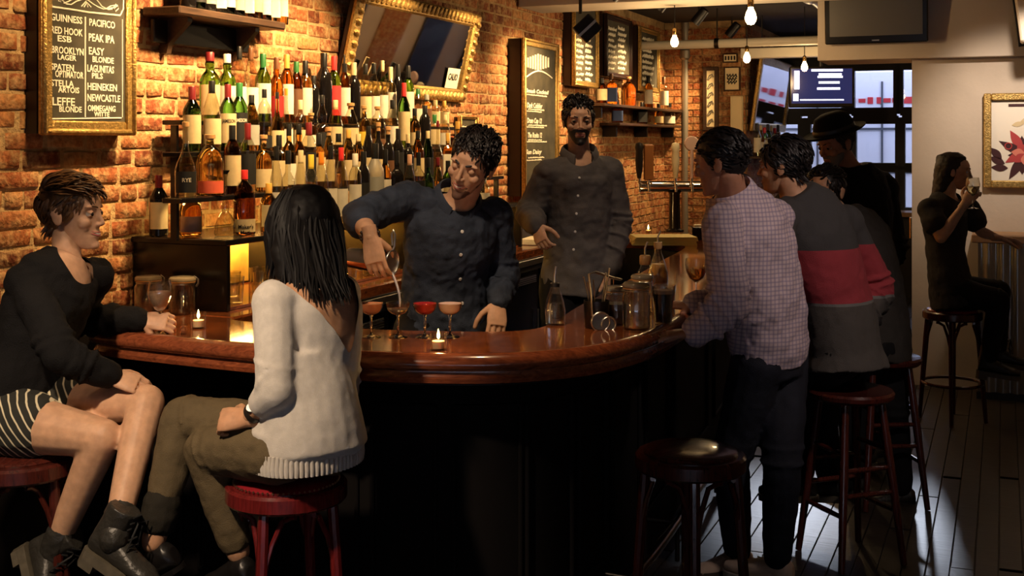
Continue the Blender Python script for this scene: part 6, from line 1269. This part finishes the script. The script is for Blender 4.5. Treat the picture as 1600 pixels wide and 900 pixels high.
p = at(907, 22, 8.05); o = empty('box_spotlight', 'black box lamp head hanging below the beam', 'lamp', p); MB().tube([(0, 0, .0), (0, 0, 2.73 - p.z)], .012, 8).build('stem', M_BLACKW, o); MB().box((0, 0, 2.728 - p.z), (.18, .06, .014), b=.003).build('ceiling_plate', M_DSTEEL, o); MB().box((.045, 0, -.10), (.15, .10, .14), b=.008, M=Matrix.Rotation(-.75, 3, 'Y')).build('lamp_box', M_BLACK, o); MB().box((.045, -.052, -.10), (.155, .006, .018), M=Matrix.Rotation(-.75, 3, 'Y')).build('steel_band', M_STEEL, o, None)
# ================================================================== RIGHT: screen, picture, ledge, speaker
def pw(px, py, u):                          # on a plane across the room at wall coordinate u: (out, z)
    k = (px - 800) / F; b0 = W0 + U * u; out = (k * b0.y - b0.x) / (N.x - k * N.y); return out, EYE - (py - HOR) / F * (b0 + N * out).y
RN = RW - math.pi / 2                       # local x runs along N, viewer at -y
def cross_thing(name, label, cat, u, px, py): o_, z_ = pw(px, py, u); return empty(name, label, cat, wp(u, o_, z_), RN), o_, z_
u = PW_U - .08; r, o0, z0 = cross_thing('wall_television', 'dark flat television mounted on the boxed-in soffit', 'television', u - .10, 1289, 70); o1, _ = pw(1450, 70, u - .10); Wd = o1 - o0; r.rotation_euler = (math.radians(6), 0, RN)
MB().box((Wd / 2, .025, .24), (Wd, .05, .48), b=.008).build('case', M_BLACK, r); MB().box((Wd / 2, -.0015, .26), (Wd - .07, .003, .41)).build('screen', mat('dead_screen', (.10, .092, .085), .38), r, None); MB().box((Wd / 2, -.0022, .022), (.05, .002, .008)).build('badge', M_STEEL, r, None); MB().box((Wd * .62, .075, .28), (.4, .05, .3), b=.01).build('wall_mount', M_BLACKW, r)
u = PW_U; r, o0, z0 = cross_thing('framed_picture', 'gilt-framed print of dark red flowers on the plaster wall', 'picture', u - .035, 1537, 293); o1, z1 = pw(1537, 146, u - .035); o2, _ = pw(1668, 293, u - .035); Wd, Hh = o2 - o0, z1 - z0; fw = .05
for (x, z, w_, h_) in ((fw / 2, Hh / 2, fw, Hh), (Wd - fw / 2, Hh / 2, fw, Hh), (Wd / 2, fw / 2, Wd - 2 * fw, fw)): MB().box((x, .012, z), (w_, .036, h_), b=.007).build('frame_rail', M_GOLD, r)
MB().box((Wd / 2, .012, Hh - fw / 2), (Wd - 2 * fw, .036, fw), b=.007).build('frame_rail', M_GOLD, r); MB().box((Wd / 2, .022, Hh / 2), (Wd - 2 * fw, .006, Hh - 2 * fw)).build('print', mat('print_paper', (.82, .74, .62), .6), r, None)
mdk, mrd, mpk, mcr = mat('print_dark', (.05, .012, .015), .6), mat('print_red', (.42, .05, .05), .6), mat('print_coral', (.65, .2, .14), .6), mat('print_cream', (.66, .52, .3), .6)
def petal(cx, cz, a, L, w_, m, k):
    pts = []; n = 10
    for i in range(n + 1): t = i / n; pts.append((t * L, w_ * math.sin(math.pi * t) * (1 - .3 * t)))
    for i in range(n - 1, 0, -1): t = i / n; pts.append((t * L, -w_ * math.sin(math.pi * t) * (1 - .3 * t)))
    ca, sa = math.cos(a), math.sin(a); y = .0175 - k * .0006; mb = MB(); mb.add([(cx + x * ca - z * sa, y, cz + x * sa + z * ca) for x, z in pts], [list(range(len(pts)))]); mb.build('printed_leaf', m, r, None)
cx, cz = Wd * .50, Hh * .36
for k in range(12): petal(cx + .02 * math.cos(k), cz + .02 * math.sin(k * 2), k * 2 * math.pi / 12, .13 + .035 * (k % 3), .035, (mdk, mrd, mdk)[k % 3], k * .2)
for k in range(7): petal(cx, cz, k * 2 * math.pi / 7 + .3, .09, .035, mpk if k % 2 else mrd, 4 + k * .2)
for k in range(3): petal(Wd * .22 + k * .02, Hh * .30 - k * .03, 2.3 + k * .4, .11, .03, mdk, 3)
for k in range(5): petal(Wd * .34 + k * .055, Hh * .66 + .03 * math.sin(k), .2 + .1 * k, .09, .02, mcr, 2); 
MB().box((Wd * .60, .0185, Hh - fw - .035), (Wd * .6, .002, .02)).build('print_bar', mdk, r, None)
MB().tube([(Wd * .30 + .022 * math.cos(t * .5), .017, Hh * .44 + .022 * math.sin(t * .5)) for t in range(12)], .005, 5, closed=True).build('print_ring', mrd, r, None)
# drinks ledge with corrugated front
r, o0, z0 = cross_thing('drinks_ledge', 'wooden drinks ledge with a corrugated metal front by the plaster wall', 'ledge', PW_U - .36, 1548, 384); z0 = 1.06
r.location = wp(PW_U - .36, o0 - .12, 0); Wd = 2.0; MB().box((Wd / 2, .16, z0 + .03), (Wd, .38, .055), b=.006).build('ledge_top', wood('pale_ledge', (.42, .24, .11), (.28, .14, .06), .4), r)
mb = MB(); n = 130; vs = []; 
for i in range(n + 1): x = .04 + i * (Wd - .06) / n; y = .05 + .016 * math.sin(i * 1.05); vs += [(x, y, .05), (x, y, z0)]
for i in range(n + 1): x = .04 + i * (Wd - .06) / n; y = .054 + .016 * math.sin(i * 1.05); vs += [(x, y, .05), (x, y, z0)]
m0 = 2 * (n + 1); fs = []
for i in range(n): fs += [[2 * i, 2 * i + 2, 2 * i + 3, 2 * i + 1], [m0 + 2 * i, m0 + 2 * i + 1, m0 + 2 * i + 3, m0 + 2 * i + 2]]
mb.add(vs, fs); mb.build('corrugated_panel', mat('zinc', (.42, .42, .42), .35, metal=1), r, 60); MB().box((Wd / 2, .09, z0 * .58), (Wd - .06, .03, .06), b=.004).build('batten', M_BLACKW, r); MB().box((Wd / 2, .07, .025), (Wd - .06, .06, .05)).build('plinth', M_BLACKW, r, None)
r, o0, z0 = cross_thing('wall_speaker', 'cream wall speaker at the upper right corner', 'speaker', PW_U - .40, 1588, 62); MB().box((.16, .1, .22), (.32, .2, .44), b=.012, M=Matrix.Rotation(-.12, 3, 'Y')).build('cabinet', mat('speaker_cream', (.66, .55, .42), .6), r); MB().box((.165, .2, .22), (.36, .02, .47), b=.004, M=Matrix.Rotation(-.12, 3, 'Y')).build('back_plate', M_BLACKW, r); MB().tube([(.17, .16, .25), (.17, .42, .30)], .015, 8).build('bracket', M_BLACKW, r)
# ================================================================== FAR END: pier, signs, mirror, screen
PU, PO = 8.4, .86
s = MB(); wbox(s, PU, GU, .0, PO - .01, 0, 2.998); pier = struct('wall_pier', s, M_MORTAR); far = MB()
for row in range(int(2.95 / CH)):
    z = row * CH + CH / 2; x = .0 if row % 2 else -.1
    while x < PO - .02:
        a, b2 = max(x, 0), min(x + .2, PO); x += .205
        if b2 - a > .03: wbox(far, PU - .012 - rng.random() * .008, PU + .01, a + .004, b2 - .004, z - CH / 2 + .005, z + CH / 2 - .005)
    x = PU + (0 if row % 2 else .1)
    while x < GU - .05:
        if x + .2 < GU: wbox(far, x + .004, x + .2, PO - .03, PO - .004 + rng.random() * .008, z - CH / 2 + .005, z + CH / 2 - .005)
        x += .205
tag(far.build('brickwork', M_BRICKS, pier, None), kind='stuff')
u = PU - .02
def sign(name, label, px0, px1, y0, y1, fm, pm, depth=.05, fw=.03):
    r, o0, z0 = cross_thing(name, label, 'sign', u - depth, px0, y1); o1, z1 = pw(px1, y0, u - depth); Wd, Hh = o1 - o0, z1 - z0
    for (x, z, w_, h_) in ((fw / 2, Hh / 2, fw, Hh), (Wd - fw / 2, Hh / 2, fw, Hh), (Wd / 2, fw / 2, Wd - 2 * fw, fw), (Wd / 2, Hh - fw / 2, Wd - 2 * fw, fw)): MB().box((x, depth / 2, z), (w_, depth, h_), b=.004).build('frame_rail', fm, r)
    MB().box((Wd / 2, depth * .5, Hh / 2), (Wd - 2 * fw, depth * .7, Hh - 2 * fw)).build('panel', pm, r, None); return r, Wd, Hh
mpl = mat('sign_cream', (.8, .68, .42), .6); r, Wd, Hh = sign('vertical_sign', 'tall framed cream sign with vertical lettering on the pier', 1098, 1122, 104, 204, M_SHELF, mpl, fw=.04)
for k in range(6):
    MB().tube([(Wd * .5 + .03 * math.cos(t), .004, Hh * (.14 + k * .14) + .03 * math.sin(t * 1.3)) for t in range(6)], .006, 5).build('lettering', mat('sign_grey', (.2, .19, .16), .7), r)
r, Wd, Hh = sign('small_notice', 'small cream notice high on the pier', 1129, 1152, 83, 98, M_SHELF, mpl, fw=.012)
for k in range(4): MB().box((Wd * .2 + k * Wd * .2, .008, Hh * .5), (Wd * .12, .004, Hh * .45)).build('lettering', mat('sign_black', (.02, .02, .02), .7), r, None)
r, Wd, Hh = sign('poster', 'cream poster with dark script below the small notice', 1131, 1156, 104, 142, M_SHELF, mpl, fw=.012)
for k in range(3): MB().tube([(Wd * .2 + t * Wd * .06, .006, Hh * (.35 + k * .14) + .02 * math.sin(t * 2.1 + k)) for t in range(11)], .007, 5).build('lettering', mat('sign_black'), r)
r, Wd, Hh = sign('blank_panel', 'tall plain cream panel below the poster', 1141, 1160, 150, 226, mpl, mpl, fw=.01)
# tilted mirror on the side of the pier, facing the room
def side_u(px, out): return wu(px, out)
u0_, u1_ = wu(1170, PO + .03), min(wu(1222, PO + .03), GU - .05); zb, zt = EYE - (205 - HOR) / F * 12.4, EYE - (88 - HOR) / F * 12.6
r = empty('far_mirror', 'tall narrow mirror on the side of the brick pier', 'mirror', wp(u0_, PO + .05, zb), RW); r.rotation_euler = (math.radians(8), 0, RW); Wd, Hh = u1_ - u0_, zt - zb; fw = .09
for (x, z, w_, h_) in ((fw / 2, Hh / 2, fw, Hh), (Wd - fw / 2, Hh / 2, fw, Hh), (Wd / 2, fw / 2, Wd - 2 * fw, fw), (Wd / 2, Hh - fw / 2, Wd - 2 * fw, fw)): MB().box((x, 0, z), (w_, .04, h_), b=.01).build('frame_rail', M_GOLD, r)
MB().box((Wd / 2, .004, Hh / 2), (Wd - 2 * fw, .01, Hh - 2 * fw)).build('mirror_glass', mat('dim_mirror', (.30, .30, .34), .05, metal=1), r, None)
# screen hung from the ceiling
c = at(1284, 168, 11.6); r = empty('menu_screen', 'lit menu screen hanging below the ceiling near the window', 'television', c, math.radians(-6)); MB().box((0, .04, .20), (.62, .08, .40), b=.01).build('case', M_BLACK, r)
MB().box((0, -.001, .21), (.58, .004, .34)).build('screen', mat('screen_blue', (.01, .012, .04), .2, emit=(.015, .02, .09), estr=1), r, None); MB().tube([(0, .06, .38), (0, .06, 2.996 - c.z)], .02, 8).build('mount', M_BLACKW, r)
me_ = mat('screen_text', (.8, .8, .9), .5, emit=(.75, .78, 1), estr=2.2)
for (x, z, w_, h_) in ((-.24, .27, .05, .18), (-.25, .10, .05, .07), (.05, .365, .30, .022), (.08, .325, .22, .02), (.08, .30, .24, .02), (.07, .245, .20, .022), (.065, .185, .22, .022), (.0, .075, .42, .012)): MB().box((x, -.0045, z), (w_, .003, h_)).build('screen_line', me_, r, None)
# bottles on a shelf below the far mirror
us, ue = wu(1182, PO + .12), wu(1219, PO + .12); z = EYE - (243 - HOR) / F * 12.9; o = empty('small_shelf', 'shelf of clear bottles under the far mirror', 'shelf', wp(us, PO, z), RW); MB().box(((ue - us) / 2, -.11, -.0125), (ue - us, .2, .024), b=.003).build('board', M_SHELF, o)
for i in range(7): bottle(wp(us + .08 + i * (ue - us - .16) / 6, PO + .11, z + .001), RW - 1.1, ('bord', 'slope', 'slim')[i % 3], .042, .34 - .02 * (i % 3), ('clear', 'gold', 'clear', 'green')[i % 4], ('black', 'cream', 'bright')[i % 3], 'white', '%s bottle, %s from the left below the far mirror' % (GN[('clear', 'gold', 'clear', 'green')[i % 4]], ORD[i]), 'bottles under the far mirror')
# counter under the street window
o = wall_thing('window_counter', 'dark counter under the street window', 'counter', GU - .5, .9, 0); MB().box((.24, -.85, .93), (.46, 1.75, .05), b=.006).build('top', wood('pale_ledge', (.42, .24, .11), (.28, .14, .06), .4), o); MB().box((.28, -.85, .455), (.36, 1.7, .9)).build('base', M_BLACKW, o, None)
# cable looped on the floor by the stool
mb = MB(); c0 = on_floor(575, 868, .02) if False else V(-.42, 3.72, 0); o = empty('cable', 'loop of thin cable hanging below the bar by the red stool', 'cable', c0); MB().tube([(-.16, -.02, .008), (-.10, -.06, .12), (-.04, -.08, .24), (.02, -.06, .30), (.07, -.03, .26), (.08, -.01, .14), (.04, -.02, .02), (-.05, -.06, .008), (-.2, -.05, .007)], .004, 8).build('cord', mat('grey_cable', (.12, .11, .10), .4), o, 60)
bpy.data.scenes.remove(SCRATCH)
